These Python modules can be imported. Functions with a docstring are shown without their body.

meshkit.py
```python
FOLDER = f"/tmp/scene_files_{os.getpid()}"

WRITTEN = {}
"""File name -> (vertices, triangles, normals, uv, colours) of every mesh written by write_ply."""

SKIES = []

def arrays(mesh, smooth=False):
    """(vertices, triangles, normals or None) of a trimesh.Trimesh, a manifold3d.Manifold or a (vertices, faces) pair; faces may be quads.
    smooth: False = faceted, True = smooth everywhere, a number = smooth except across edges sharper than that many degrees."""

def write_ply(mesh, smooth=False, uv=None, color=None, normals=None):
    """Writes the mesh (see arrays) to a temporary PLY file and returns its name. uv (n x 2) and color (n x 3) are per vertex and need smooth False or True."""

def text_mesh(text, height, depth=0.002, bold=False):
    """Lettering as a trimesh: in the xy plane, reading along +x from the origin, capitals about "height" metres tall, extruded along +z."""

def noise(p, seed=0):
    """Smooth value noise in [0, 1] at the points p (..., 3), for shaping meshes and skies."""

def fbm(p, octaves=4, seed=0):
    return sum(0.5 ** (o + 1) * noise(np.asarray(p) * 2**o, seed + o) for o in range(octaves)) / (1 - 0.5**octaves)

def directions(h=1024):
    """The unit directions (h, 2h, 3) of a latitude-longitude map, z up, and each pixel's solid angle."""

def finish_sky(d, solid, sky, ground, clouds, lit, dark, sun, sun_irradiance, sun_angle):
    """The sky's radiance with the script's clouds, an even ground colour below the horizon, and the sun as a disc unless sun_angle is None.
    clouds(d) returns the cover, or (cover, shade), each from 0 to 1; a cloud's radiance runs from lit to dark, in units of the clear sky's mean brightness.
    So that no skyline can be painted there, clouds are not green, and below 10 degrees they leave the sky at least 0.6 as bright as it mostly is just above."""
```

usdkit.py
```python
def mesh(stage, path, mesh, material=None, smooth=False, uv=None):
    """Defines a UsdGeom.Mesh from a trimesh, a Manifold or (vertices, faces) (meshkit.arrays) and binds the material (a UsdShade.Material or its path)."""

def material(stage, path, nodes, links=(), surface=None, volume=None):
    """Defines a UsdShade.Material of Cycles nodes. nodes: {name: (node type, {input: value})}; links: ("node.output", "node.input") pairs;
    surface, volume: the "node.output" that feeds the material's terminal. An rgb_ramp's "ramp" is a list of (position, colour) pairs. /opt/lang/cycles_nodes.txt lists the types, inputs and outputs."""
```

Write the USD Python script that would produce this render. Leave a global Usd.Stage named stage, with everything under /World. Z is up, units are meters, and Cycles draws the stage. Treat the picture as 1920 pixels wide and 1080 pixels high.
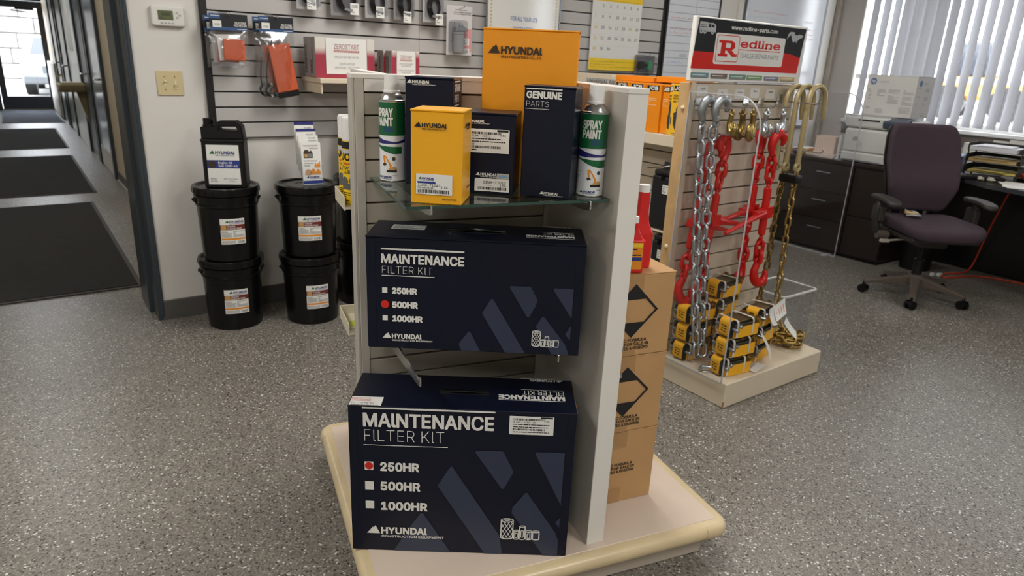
import math, random
import numpy as np, trimesh, manifold3d, usdkit, meshkit
from shapely.geometry import Polygon, LineString, Point, box as sbox
from shapely import affinity
from shapely.ops import unary_union
from pxr import Usd, UsdGeom, UsdLux, UsdShade, Sdf, Gf
random.seed(7); np.random.seed(7)
stage = Usd.Stage.CreateInMemory()
UsdGeom.SetStageUpAxis(stage, 'Z'); UsdGeom.SetStageMetersPerUnit(stage, 1.0)
UsdGeom.Xform.Define(stage, '/World'); UsdGeom.Scope.Define(stage, '/World/Looks')
PI = math.pi
rad = math.radians

# ------------------------------------------------------------------ camera
YAW, PITCH, ROLL, FPX = rad(36.27), rad(18.53), rad(2.632), 1287.0
fwd = np.array([math.sin(YAW)*math.cos(PITCH), math.cos(YAW)*math.cos(PITCH), -math.sin(PITCH)])
rt = np.array([math.cos(YAW), -math.sin(YAW), 0]); upv = np.cross(rt, fwd)
r_ = rt*math.cos(ROLL)+upv*math.sin(ROLL); u_ = -rt*math.sin(ROLL)+upv*math.cos(ROLL)
cam = UsdGeom.Camera.Define(stage, '/World/camera')
HA = 23.5
cam.CreateHorizontalApertureAttr(HA); cam.CreateVerticalApertureAttr(HA*9/16)
cam.CreateFocalLengthAttr(FPX/1920*HA); cam.CreateClippingRangeAttr(Gf.Vec2f(0.05, 200))
cam.CreateFStopAttr(4.5); cam.CreateFocusDistanceAttr(1.5)
m = Gf.Matrix4d(1)
for i, v in enumerate((r_, u_, -fwd, np.array([0, 0, 1.40]))):
    m.SetRow(i, Gf.Vec4d(*[float(x) for x in v], 1.0 if i == 3 else 0.0))
cam.AddTransformOp().Set(m)
cam.CreateExposureAttr(1.2)

# ------------------------------------------------------------------ light: overcast sky outside, ceiling troffers inside
dome = UsdLux.DomeLight.Define(stage, '/World/sky')
dome.CreateIntensityAttr(1.0); dome.CreateColorAttr(Gf.Vec3f(1.42, 1.49, 1.58))
CEIL = 2.75
def ceiling_lamp(name, x, y, sx, sy, power, col=(1.0, 0.975, 0.93)):
    l = UsdLux.RectLight.Define(stage, '/World/'+name)
    l.CreateWidthAttr(sx); l.CreateHeightAttr(sy); l.CreateIntensityAttr(power); l.CreateColorAttr(Gf.Vec3f(*col))
    l.CreateNormalizeAttr(False)
    l.AddTranslateOp().Set(Gf.Vec3d(x, y, CEIL-.03))
LAMP = 7.5
for i, (x, y) in enumerate([(-0.9, 1.9), (-0.9, -0.9), (1.6, -0.9), (1.7, 2.2), (4.3, 2.3), (4.3, -.6)]):
    ceiling_lamp('troffer_light_%d' % i, x, y, .6, 1.2, LAMP*(.45 if x > 4 else 1.0))
ceiling_lamp('corridor_light_0', -.1, 6.6, .3, 1.2, LAMP*1.0)
ceiling_lamp('corridor_light_1', -.1, 10.8, .3, 1.2, LAMP*1.1, (.92, .96, 1.0))

# ------------------------------------------------------------------ materials
def lin(c):
    c = np.asarray(c, float)/255
    return tuple(np.where(c <= .04045, c/12.92, ((c+.055)/1.055)**2.4))
MATS = {}
def M(name, rgb=(200, 200, 200), rough=.5, metal=0., bump=None, var=None, **kw):
    """principled material; rgb is sRGB 0..255; bump=(scale, distance); var=(scale, amount) varies the tone"""
    if name in MATS: return MATS[name]
    inp = dict(base_color=lin(rgb), roughness=rough, metallic=metal); inp.update(kw)
    nodes = {'p': ('principled_bsdf', inp)}; links = []
    if bump or var:
        nodes['tc'] = ('texture_coordinate', {})
    if bump:
        nodes['bn'] = ('noise_texture', dict(scale=bump[0], detail=3.))
        nodes['b'] = ('bump', dict(strength=.6, distance=bump[1]))
        links += [('tc.object', 'bn.vector'), ('bn.fac', 'b.height'), ('b.normal', 'p.normal')]
    if var:
        nodes['vn'] = ('noise_texture', dict(scale=var[0], detail=4.))
        a = np.array(lin(rgb))
        nodes['vr'] = ('rgb_ramp', {'ramp': [(.3, tuple(a*(1-var[1]))), (.7, tuple(np.minimum(a*(1+var[1]), 1)))]})
        links += [('tc.object', 'vn.vector'), ('vn.fac', 'vr.fac'), ('vr.color', 'p.base_color')]
    MATS[name] = usdkit.material(stage, '/World/Looks/'+name, nodes, links, surface='p.BSDF')
    return MATS[name]
def pane(name, tint=(1, 1, 1), gloss=.08, rough=.02, edge=1.45):
    if name in MATS: return MATS[name]
    MATS[name] = usdkit.material(stage, '/World/Looks/'+name, {
        'w': ('layer_weight', {'blend': .5}), 'p': ('math', {'math_type': 'power', 'value2': 4.}), 'f': ('math', {'math_type': 'multiply_add', 'value2': .6, 'value3': ((edge-1)/(edge+1))**2}), 't': ('transparent_bsdf', {'color': tint}),
        'g': ('glossy_bsdf', {'color': (1, 1, 1), 'roughness': rough}), 'm': ('mix_closure', {})},
        [('w.facing', 'p.value1'), ('p.value', 'f.value1'), ('f.value', 'm.fac'), ('t.BSDF', 'm.closure1'), ('g.BSDF', 'm.closure2')], surface='m.closure')
    return MATS[name]

WHITE = M('white_print', (225, 224, 218), .5); BLACK = M('black_print', (22, 22, 24), .5); RED = M('red_print', (205, 38, 24), .45)
GREYP = M('grey_print', (120, 120, 122), .5); BLUEP = M('blue_print', (38, 56, 130), .5); GREENP = M('green_print', (30, 110, 60), .5)
PAPER = M('paper', (226, 225, 220), .6); ORANGEP = M('orange_print', (225, 140, 30), .5); YELLOWP = M('yellow_print', (236, 200, 40), .5)
WATER = M('slate_print', (46, 54, 76), .38); MAROON = M('maroon_print', (110, 38, 34), .5); TANP = M('tan_print', (190, 150, 90), .5)
PINKP = M('pink_print', (215, 150, 150), .6); LBLUEP = M('pale_blue_print', (120, 160, 205), .6); BROWNP = M('brown_print', (60, 46, 34), .5)
NAVY = M('navy_board', (13, 18, 36), .36, bump=(60, .0006), specular_ior_level=.3)
NAVYTOP = NAVY
KRAFTEDGE = M('kraft_edge', (150, 112, 74), .7)
KRAFT = M('kraft_carton', (186, 146, 98), .65, var=(6, .06), bump=(90, .0006))
TAPE = M('packing_tape', (172, 134, 90), .22)
GOLDBOX = M('yellow_carton', (240, 172, 26), .38)
ORANGEBOX = M('amber_carton', (240, 154, 22), .36, bump=(45, .0008))
JCBO = M('orange_carton', (236, 140, 20), .38); JCBY = M('yellow_box_board', (240, 186, 44), .4)
BPLASTIC = M('black_plastic', (11, 11, 12), .24, specular_ior_level=.4); BPLASTIC2 = M('black_plastic_matte', (17, 17, 18), .42, specular_ior_level=.35)
CHROME = M('chrome', (205, 205, 205), .16, 1.); STEEL = M('zinc_steel', (188, 194, 200), .28, 1.); GALV = M('cast_zinc', (170, 175, 178), .42, .9)
BRASS = M('yellow_zinc', (176, 150, 88), .32, 1.); BRASS2 = M('yellow_zinc_dark', (140, 116, 62), .35, 1.)
TANHOOK = M('tan_coated_steel', (178, 162, 120), .35, .3)
REDP = M('red_enamel', (200, 26, 20), .32); REDPL = M('red_plastic', (208, 32, 30), .3)
LAM = M('grey_laminate', (186, 180, 170), .45, var=(2.0, .03)); LAMW = M('white_laminate', (226, 222, 215), .4)
SLATG = M('slat_grey', (186, 183, 180), .55, var=(3, .03)); SLATB = M('slat_beige', (206, 194, 174), .5, var=(3, .03))
SLATL = M('slat_greige', (176, 168, 154), .5)
GROOVE = M('groove_dark', (30, 28, 27), .7); GROOVEB = M('groove_brown', (82, 72, 64), .6)
BLACKT = M('black_trim', (26, 26, 27), .4)
DECK = M('deck_board', (205, 188, 172), .42, var=(2.5, .04)); BUMPER = M('bumper_vinyl', (204, 185, 148), .3, var=(9, .06)); PLINTH = M('plinth_board', (196, 184, 168), .5)
WOOD = M('maple_edge', (196, 160, 112), .5, var=(14, .12)); CREAM = M('cream_paint', (216, 202, 178), .45, var=(3, .04))
WALLW = M('white_wall_paint', (216, 212, 206), .6, var=(1.2, .02)); WALLG = M('grey_wall_paint', (196, 190, 184), .6); WALLB = M('beige_wall_paint', (206, 192, 168), .5)
BASEB = M('grey_cove_base', (84, 82, 79), .5); FRAMED = M('blue_grey_frame', (52, 60, 66), .35); FRAMEK = M('dark_frame', (30, 32, 36), .35)
CEILM = M('ceiling_tile', (215, 212, 205), .8)
IVORY = M('ivory_plastic', (206, 190, 146), .4); OFFW = M('off_white_plastic', (218, 216, 210), .4); LCD = M('lcd_green', (96, 104, 74), .2)
SILVERM = M('bare_tin', (198, 198, 196), .25, 1.); CAPW = M('white_cap', (232, 231, 228), .4)
CANG = M('green_can_print', (20, 96, 56), .3); CANW = M('white_can_print', (226, 228, 230), .3); CANY = M('yellow_can_print', (236, 196, 30), .32); NAVYP = M('navy_can_print', (34, 38, 110), .35)
SILI = M('orange_silicone', (205, 92, 52), .5); BAGC = pane('clear_bag', (.93, .93, .94), rough=.14, edge=1.95); ACRY = pane('clear_acrylic', (.965, .97, .975), rough=.03, edge=1.3)
ACRYE = M('acrylic_edge', (176, 176, 180), .3); BLIS = pane('clear_blister', (.82, .82, .84), rough=.1, edge=1.5)
GLASSM = pane('shelf_glass', (.80, .88, .85), rough=.01, edge=1.5); GLASSE = M('glass_edge', (46, 74, 66), .12)
FAB = M('plum_fabric', (60, 47, 56), .9, bump=(260, .0012)); CHAIRP = M('chair_plastic', (48, 44, 42), .45); CHAIRB = M('chair_base_grey', (96, 86, 78), .45)
DESKB = M('espresso_laminate', (38, 27, 24), .3); DESKT = M('black_laminate', (26, 25, 26), .22)
STRAPY = M('yellow_webbing', (240, 176, 22), .6); STRAPK = M('black_webbing', (28, 27, 26), .7); ZIPW = M('white_strap', (206, 200, 190), .5)
MATM = M('charcoal_carpet', (35, 35, 34), .95, bump=(300, .004), var=(40, .25)); MATE = M('mat_rubber', (44, 40, 37), .6); MATB = M('blue_carpet', (60, 68, 84), .95, bump=(300, .004), var=(40, .2))

# floor: flaked epoxy, chips as voronoi cells
MATS['floor'] = usdkit.material(stage, '/World/Looks/flake_floor', {
    'g': ('geometry', {}), 'v': ('voronoi_texture', {'scale': 190., 'randomness': 1.}), 's': ('separate_color', {}),
    'r': ('rgb_ramp', {'interpolate': False, 'ramp': [(0, lin((120, 115, 107))), (.22, lin((130, 125, 116))), (.42, lin((112, 107, 99))), (.60, lin((136, 131, 122))), (.76, lin((98, 93, 87))), (.865, lin((58, 54, 51))), (.925, lin((164, 160, 152))), (.975, lin((214, 212, 206)))]}),
    'n': ('noise_texture', {'scale': 1.3, 'detail': 3.}), 'nr': ('rgb_ramp', {'ramp': [(.3, (.86, .86, .86)), (.7, (1, 1, 1))]}),
    'mx': ('mix_color', {'blend_type': 'multiply', 'fac': 1.}),
    'bn': ('noise_texture', {'scale': 90., 'detail': 2.}), 'b': ('bump', {'strength': .25, 'distance': .002}),
    'p': ('principled_bsdf', {'roughness': .36, 'specular_ior_level': .5})},
    [('g.position', 'v.vector'), ('v.color', 's.color'), ('s.r', 'r.fac'), ('g.position', 'n.vector'), ('n.fac', 'nr.fac'), ('r.color', 'mx.a'), ('nr.color', 'mx.b'),
     ('mx.result', 'p.base_color'), ('g.position', 'bn.vector'), ('bn.fac', 'b.height'), ('b.normal', 'p.normal')], surface='p.BSDF')
MATS['blind'] = usdkit.material(stage, '/World/Looks/blind_vane', {
    'd': ('diffuse_bsdf', {'color': lin((212, 212, 214))}), 't': ('translucent_bsdf', {'color': lin((204, 206, 212))}), 'm': ('mix_closure', {'fac': .23})},
    [('d.BSDF', 'm.closure1'), ('t.BSDF', 'm.closure2')], surface='m.closure')
# red and white fade of the heater cartons (printed halftone), by height of the carton
MATS['fade'] = usdkit.material(stage, '/World/Looks/fade_print', {
    'tc': ('texture_coordinate', {}), 'sx': ('separate_xyz', {}), 'r': ('rgb_ramp', {'ramp': [(.0, lin((160, 52, 70))), (.56, lin((160, 52, 70))), (.74, lin((214, 208, 200))), (1, lin((214, 208, 200)))]}),
    'mr': ('map_range', {'from_min': 0., 'from_max': .2}), 'p': ('principled_bsdf', {'roughness': .45})},
    [('tc.object', 'sx.vector'), ('sx.z', 'mr.value'), ('mr.result', 'r.fac'), ('r.color', 'p.base_color')], surface='p.BSDF')

# ------------------------------------------------------------------ scene tree helpers
USED = set()
def numbered(parent, name):
    p, k = parent+'/'+name, 0
    while p in USED:
        k += 1; p = '%s/%s_%03d' % (parent, name, k)
    USED.add(p); return p
def keys(prim, label=None, cat=None, group=None, kind=None):
    for k, v in (('label', label), ('category', cat), ('group', group), ('kind', kind)):
        if v: prim.SetCustomDataByKey(k, v)
def cat_(meshes):
    ms = []
    for a in meshes:
        if isinstance(a, (list, tuple)) and not isinstance(a, np.ndarray) and len(a) and hasattr(a[0], 'vertices'): ms += list(a)
        else: ms.append(a)
    return trimesh.util.concatenate(ms)
def obj(name, mesh, mat, parent='/World', smooth=35, label=None, kind=None):
    if isinstance(mesh, (list, tuple)): mesh = cat_(mesh)
    p = numbered(str(parent), name)
    usdkit.mesh(stage, p, mesh, mat, smooth=smooth)
    keys(stage.GetPrimAtPath(p), label, None, None, kind)
    return p
def thing(name, label, cat, loc=(0, 0, 0), rot=0., group=None, kind=None):
    p = numbered('/World', name)
    x = UsdGeom.Xform.Define(stage, p)
    x.AddTranslateOp().Set(Gf.Vec3d(*map(float, loc))); x.AddRotateZOp().Set(float(rot))
    keys(x.GetPrim(), label, cat, group, kind)
    return p
def single(name, mesh, mat, label, cat, group=None, smooth=35, kind=None):
    p = obj(name, mesh, mat, '/World', smooth); keys(stage.GetPrimAtPath(p), label, cat, group, kind); return p
def dup(src, label, loc, rot=0., group=None):
    was = stage.GetPrimAtPath(src)
    p = numbered('/World', src.split('/')[-1].rstrip('0123456789').rstrip('_'))
    x = UsdGeom.Xform.Define(stage, p)
    x.AddTranslateOp().Set(Gf.Vec3d(*map(float, loc))); x.AddRotateZOp().Set(float(rot))
    x.GetPrim().GetReferences().AddInternalReference(src); x.GetPrim().SetInstanceable(True)
    keys(x.GetPrim(), label, was.GetCustomDataByKey('category'), group or was.GetCustomDataByKey('group'))
    return p
def struct(name, mesh, mat, smooth=35, label=None):
    p = obj(name, mesh, mat, '/World', smooth); keys(stage.GetPrimAtPath(p), label, None, None, 'structure'); return p

# ------------------------------------------------------------------ shape helpers
def bx(x0, x1, y0, y1, z0, z1, c=0.):
    x0, x1 = min(x0, x1), max(x0, x1); y0, y1 = min(y0, y1), max(y0, y1); z0, z1 = min(z0, z1), max(z0, z1)
    if c <= 0:
        b = trimesh.creation.box([x1-x0, y1-y0, z1-z0]); b.apply_translation([(x0+x1)/2, (y0+y1)/2, (z0+z1)/2]); return b
    c = min(c, .45*min(x1-x0, y1-y0, z1-z0)); P = []
    for sx in (0, 1):
        for sy in (0, 1):
            for sz in (0, 1):
                p = np.array([x1 if sx else x0, y1 if sy else y0, z1 if sz else z0]); d = np.array([-1 if sx else 1, -1 if sy else 1, -1 if sz else 1])*c
                for k in range(3):
                    q = p+d; q[k] = p[k]; P.append(q)
    return trimesh.Trimesh(*hull(P), process=False)
def hull(P):
    h = trimesh.convex.convex_hull(np.asarray(P)); return h.vertices, h.faces
def rb(x0, x1, y0, y1, z0, z1, r, n=10):
    """rounded box"""
    s = trimesh.creation.icosphere(2, r).vertices; P = []
    for x in (x0+r, x1-r):
        for y in (y0+r, y1-r):
            for z in (z0+r, z1-r): P.append(s+[x, y, z])
    return trimesh.Trimesh(*hull(np.vstack(P)), process=False)
def slab(poly, z0, z1):
    """extrude a shapely polygon between z0 and z1"""
    out = []
    for g in getattr(poly, 'geoms', [poly]):
        if g.geom_type == 'Polygon' and g.area > 1e-10:
            e = trimesh.creation.extrude_polygon(g, z1-z0, engine='earcut'); e.apply_translation([0, 0, z0]); out.append(e)
    return trimesh.util.concatenate(out)
def soft(poly, z0, z1, r, n=4):
    """convex outline with rounded rims"""
    P = []
    for k in range(n+1):
        a = PI/2*k/n; q = poly.buffer(-r*(1-math.sin(a)), quad_segs=8)
        xy = np.array(q.exterior.coords)
        for z in (z0+r*(1-math.cos(a)), z1-r*(1-math.cos(a))): P.append(np.c_[xy, np.full(len(xy), z)])
    return trimesh.Trimesh(*hull(np.vstack(P)), process=False)
def lathe(prof, n=40):
    prof = np.asarray(prof, float); a = np.arange(n)*2*PI/n
    v = np.stack([prof[:, None, 0]*np.cos(a), prof[:, None, 0]*np.sin(a), np.repeat(prof[:, 1:2], n, 1)], -1).reshape(-1, 3); f = []
    for i in range(len(prof)-1):
        for j in range(n):
            k = (j+1) % n; A, B, C, D = i*n+j, i*n+k, (i+1)*n+k, (i+1)*n+j
            f += [[A, B, C], [A, C, D]]
    return trimesh.Trimesh(v, f, process=False)
def solid(prof, n=40):
    """closed lathe, bottom and top capped"""
    return lathe([(1e-4, prof[0][1])]+list(prof)+[(1e-4, prof[-1][1])], n)
def tube(pts, r, n=8, closed=False, caps=True):
    p = np.asarray(pts, float); N = len(p); r = np.broadcast_to(r, (N,))
    t = np.roll(p, -1, 0)-np.roll(p, 1, 0) if closed else np.gradient(p, axis=0)
    t /= np.linalg.norm(t, axis=1, keepdims=True)+1e-12
    a = np.cross(t[0], [0, 0, 1.] if abs(t[0][2]) < .9 else [1., 0, 0]); a /= np.linalg.norm(a); A = []
    for i in range(N):
        a = a-t[i]*(a@t[i]); a /= np.linalg.norm(a)+1e-12; A.append(a)
    A = np.array(A); B = np.cross(t, A); ang = np.arange(n)*2*PI/n
    v = p[:, None]+r[:, None, None]*(np.cos(ang)[None, :, None]*A[:, None]+np.sin(ang)[None, :, None]*B[:, None])
    v = v.reshape(-1, 3); f = []
    for i in range(N if closed else N-1):
        i2 = (i+1) % N
        for j in range(n):
            k = (j+1) % n; a_, b_, c_, d_ = i*n+j, i*n+k, i2*n+k, i2*n+j
            f += [[a_, b_, c_], [a_, c_, d_]]
    if not closed and caps:
        v = np.vstack([v, p[0], p[-1]]); q = len(v)
        for j in range(n):
            k = (j+1) % n
            f += [[q-2, k, j], [q-1, (N-1)*n+j, (N-1)*n+k]]
    return trimesh.Trimesh(v, f, process=False)
def cyl(a, b, r, n=20):
    return tube([a, np.asarray(a)+(np.asarray(b)-np.asarray(a))*.5, b], r, n)
def spline(pts, n=40):
    from scipy.interpolate import CubicSpline
    p = np.asarray(pts, float); s = np.r_[0, np.cumsum(np.linalg.norm(np.diff(p, axis=0), axis=1))]
    return CubicSpline(s, p)(np.linspace(0, s[-1], n))
def mv(m, x=0, y=0, z=0, rz=0., rx=0., ry=0., s=None):
    m = m.copy()
    if s is not None: m.apply_scale(s)
    R = trimesh.transformations.euler_matrix(rad(rx), rad(ry), rad(rz), 'sxyz'); R[:3, 3] = [x, y, z]
    m.apply_transform(R); return m
def frame(o, right, up):
    """matrix carrying 2D print (x right, y up, z out of the face) onto a face"""
    r = np.asarray(right, float); r /= np.linalg.norm(r); u = np.asarray(up, float); u /= np.linalg.norm(u)
    T = np.eye(4); T[:3, 0], T[:3, 1], T[:3, 2], T[:3, 3] = r, u, np.cross(r, u), o; return T
FRONT = lambda x=0, y=0, z=0: frame((x, y, z), (1, 0, 0), (0, 0, 1))
RIGHT = lambda x=0, y=0, z=0: frame((x, y, z), (0, 1, 0), (0, 0, 1))
LEFTF = lambda x=0, y=0, z=0: frame((x, y, z), (0, -1, 0), (0, 0, 1))
TOPF = lambda x=0, y=0, z=0: frame((x, y, z), (1, 0, 0), (0, 1, 0))
TXT = {}
def text(s, h, w=None, bold=True, heavy=0., mono=False):
    """lettering in 2D at the origin; w squeezes the line to that width; heavy (metres) thickens the strokes"""
    k = (s, bold)
    if k not in TXT:
        m = meshkit.text_mesh(s.replace('I', 'l'), 1.0, .001, bold)          # plain-stemmed capital I
        tri = m.triangles[m.face_normals[:, 2] > .5][:, :, :2]
        g = unary_union([Polygon(t).buffer(1e-4) for t in tri])
        if s.upper() == s and 'I' in s: g = g.intersection(sbox(-9, -1, 99, 1.005))
        g = affinity.translate(g, -g.bounds[0], 0); TXT[k] = g
    g = TXT[k]; sx = (w/g.bounds[2]) if w else h
    g = affinity.scale(g, sx, h, origin=(0, 0))
    if heavy: g = g.buffer(heavy, join_style=2)
    return slab(g.simplify(h*.006), 0, .0002)
class Print:
    """flat print: shapes collected by colour in a face's own metres, then laid on the face"""
    def __init__(s): s.by = {}
    def add(s, mat, name, mesh, lay=0): s.by.setdefault((mat, name), []).append(mv(mesh, 0, 0, .00025+lay*.00022))
    def text(s, t, x, y, h, w=None, mat=None, name='white_lettering', bold=True, lay=0, rot=0, heavy=0.):
        s.add(mat or WHITE, name, mv(text(t, h, w, bold, heavy), x, y, rz=rot), lay)
    def rect(s, x0, y0, x1, y1, mat=None, name='printed_panel', lay=0):
        s.add(mat or WHITE, name, bx(x0, x1, y0, y1, 0, .0002), lay)
    def poly(s, pts, mat, name='printed_shape', lay=0):
        g = pts if hasattr(pts, 'geom_type') else Polygon(pts)
        s.add(mat, name, slab(g.buffer(0), 0, .0002), lay)
    def line(s, pts, w, mat, name='printed_line', lay=0): s.poly(LineString(pts).buffer(w/2, cap_style=2), mat, name, lay)
    def lines(s, x0, y0, x1, y1, n, mat, name='small_print', lay=0, seed=1):
        R = random.Random(seed); dy = (y1-y0)/n
        for k in range(n):
            x = x0
            while x < x1-.02*(x1-x0):
                e = min(x1, x+R.uniform(.04, .16)*(x1-x0)); s.rect(x, y0+dy*(k+.25), e, y0+dy*(k+.7), mat, name, lay); x = e+.018*(x1-x0)
                if R.random() < .06: break
    def bars(s, x0, y0, x1, y1, mat=None, lay=0, seed=2):
        R = random.Random(seed); x = x0
        while x < x1:
            w = R.choice((.0006, .0006, .0012, .0018)); s.rect(x, y0, min(x+w, x1), y1, mat or BLACK, 'barcode', lay); x += w+R.choice((.0006, .0009, .0015))
    def hyundai(s, x, y, w, mat, name, sub='CONSTRUCTION EQUIPMENT', tri=None, lay=0):
        """emblem of two peaks and the word mark; x, y = lower left of the word line"""
        h = w*.125; t = w*.19
        s.poly([(x, y), (x+t*.62, y+h*1.3), (x+t*1.02, y)], tri or mat, 'emblem' if tri else name, lay)
        s.poly([(x-t*.16, y), (x+t*.38, y+h*1.05), (x+t*.44, y+h*.93), (x-t*.02, y)], tri or mat, 'emblem' if tri else name, lay)
        s.text('HYUNDAI', x+t*1.15, y+.0, h, w-t*1.15, mat, name, True, lay, heavy=h*.035)
        if sub: s.text(sub, x+t*1.15, y-h*.62, h*.36, (w-t*1.15)*(1.38 if 'CONS' in sub else 1.0), mat, name, True, lay)
    def emit(s, parent, F, wrap=None):
        for (mat, name), ms in s.by.items():
            m = cat_(ms)
            if wrap:                                   # wrap = radius: bend x around a cylinder about z, x=0 facing -y
                v, f = trimesh.remesh.subdivide_to_size(m.vertices, m.faces, wrap*.18, max_iter=12)
                a = v[:, 0]/wrap; r = wrap+v[:, 2]
                m = trimesh.Trimesh(np.c_[r*np.sin(a), -r*np.cos(a), v[:, 1]], f, process=False)
            m.apply_transform(F); obj(name, m, mat, parent, smooth=False)
def sticker(parent, F, w, h, fill, name='paper_sticker', mat=None):
    """a paper label: sheet with rounded corners plus print from fill(Print)"""
    g = sbox(0, 0, w, h).buffer(-.001).buffer(.001, quad_segs=3)
    sh = slab(g, 0, .0003); sh.apply_transform(F); p = obj(name, sh, mat or PAPER, parent, smooth=False)
    pr = Print(); fill(pr); G = F.copy(); G[:3, 3] += F[:3, 2]*.0002
    pr.emit(p if str(parent).count('/') < 3 else parent, G)
def vwire(name, pts, r, mat, parent): return obj(name, tube(pts, r, 8), mat, parent)

# ================================================================== the setting
YB, XW, XC = 3.82, 6.38, .86          # back wall, window wall, corridor's right wall
XL, XR0, YE = -1.0, .493, 17.0        # corridor's left wall, left end of the back wall, corridor's end
struct('floor', bx(-3.2, XW, -3.6, YE+.2, -.1, 0), MATS['floor'], False)
struct('ceiling', bx(-3.3, XW+.1, -3.7, YE+.2, CEIL, CEIL+.1), CEILM, False)
struct('wall_back', bx(XR0+.02, XW, YB, YB+.4, 0, CEIL), WALLW, False)
struct('wall_back_left', bx(-3.2, XL, YB, YB+.4, 0, CEIL), WALLW, False)
struct('wall_back_header', bx(XL, XR0+.02, YB, YB+.4, 2.2, CEIL), WALLW, False)
struct('wall_left', bx(-3.3, -3.2, -3.6, YB+.4, 0, CEIL), WALLW, False)
struct('wall_front', bx(-3.2, XW, -3.7, -3.6, 0, CEIL), WALLW, False)
struct('wall_corridor_right', bx(XC, XC+.12, YB+.4, YE, 0, CEIL), WALLB, False)
struct('wall_corridor_left', bx(XL-.12, XL, YB+.4, YE, 0, CEIL), WALLB, False)
WY0, WY1, WZ0, WZ1 = -1.2, 3.565, 1.0, 2.35   # window opening
rw = [bx(XW, XW+.15, WY1, YB+.4, 0, CEIL), bx(XW, XW+.15, -3.7, WY0, 0, CEIL), bx(XW, XW+.15, WY0, WY1, 0, WZ0), bx(XW, XW+.15, WY0, WY1, WZ1, CEIL)]
struct('wall_right', rw, WALLG, False)
struct('baseboard_back', [bx(XR0+.02, XW, YB-.012, YB, 0, .105, .004), bx(XR0+.02, 4.9, YB-.018, YB, 0, .012)], BASEB)
struct('baseboard_corridor', bx(XC-.01, XC, 7.3, 8.22, .012, .1), BASEB)
struct('trim_1', [bx(XR0, XR0+.022, YB-.012, YB+.16, 0, 2.2, .003), bx(XR0-.02, XR0+.022, YB+.14, YB+.40, 0, 2.2, .004), bx(XR0+.012, XR0+.03, YB-.016, YB, 0.02, 2.2, .004)], FRAMED, label='blue-grey metal jamb at the corridor opening')
struct('trim_2', bx(XL, XR0+.02, YB-.012, YB+.40, 2.14, 2.2), FRAMED)

# window: frame, panes, and the vertical blind hung in front
w1 = thing('window_1', None, None, kind='structure')
obj('window_frame', [bx(XW-.01, XW+.1, WY1-.018, WY1, WZ0, WZ1, .004), bx(XW-.01, XW+.1, WY0, WY0+.05, WZ0, WZ1, .004), bx(XW-.01, XW+.1, WY0+.05, WY1-.018, WZ0, WZ0+.05, .004), bx(XW-.01, XW+.1, WY0+.05, WY1-.018, WZ1-.05, WZ1, .004),
    bx(XW+.03, XW+.08, 1.9, 1.95, WZ0+.05, WZ1-.05), bx(XW+.03, XW+.08, .4, .45, WZ0+.05, WZ1-.05), bx(XW+.03, XW+.08, WY0+.05, WY1-.018, 1.36, 1.40)], OFFW, w1)
obj('pane', bx(XW+.05, XW+.056, WY0+.05, WY1-.018, WZ0+.05, WZ1-.05), pane('window_pane'), w1, False)
obj('window_sill', bx(XW-.045, XW+.02, WY0-.02, WY1+.01, WZ0-.035, WZ0, .006), M('white_sill', (228, 228, 228), .3), w1)
obj('apron', bx(XW-.012, XW, WY0, WY1, WZ0-.13, WZ0-.035), M('apron_taupe', (112, 102, 94), .5), w1)
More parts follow.
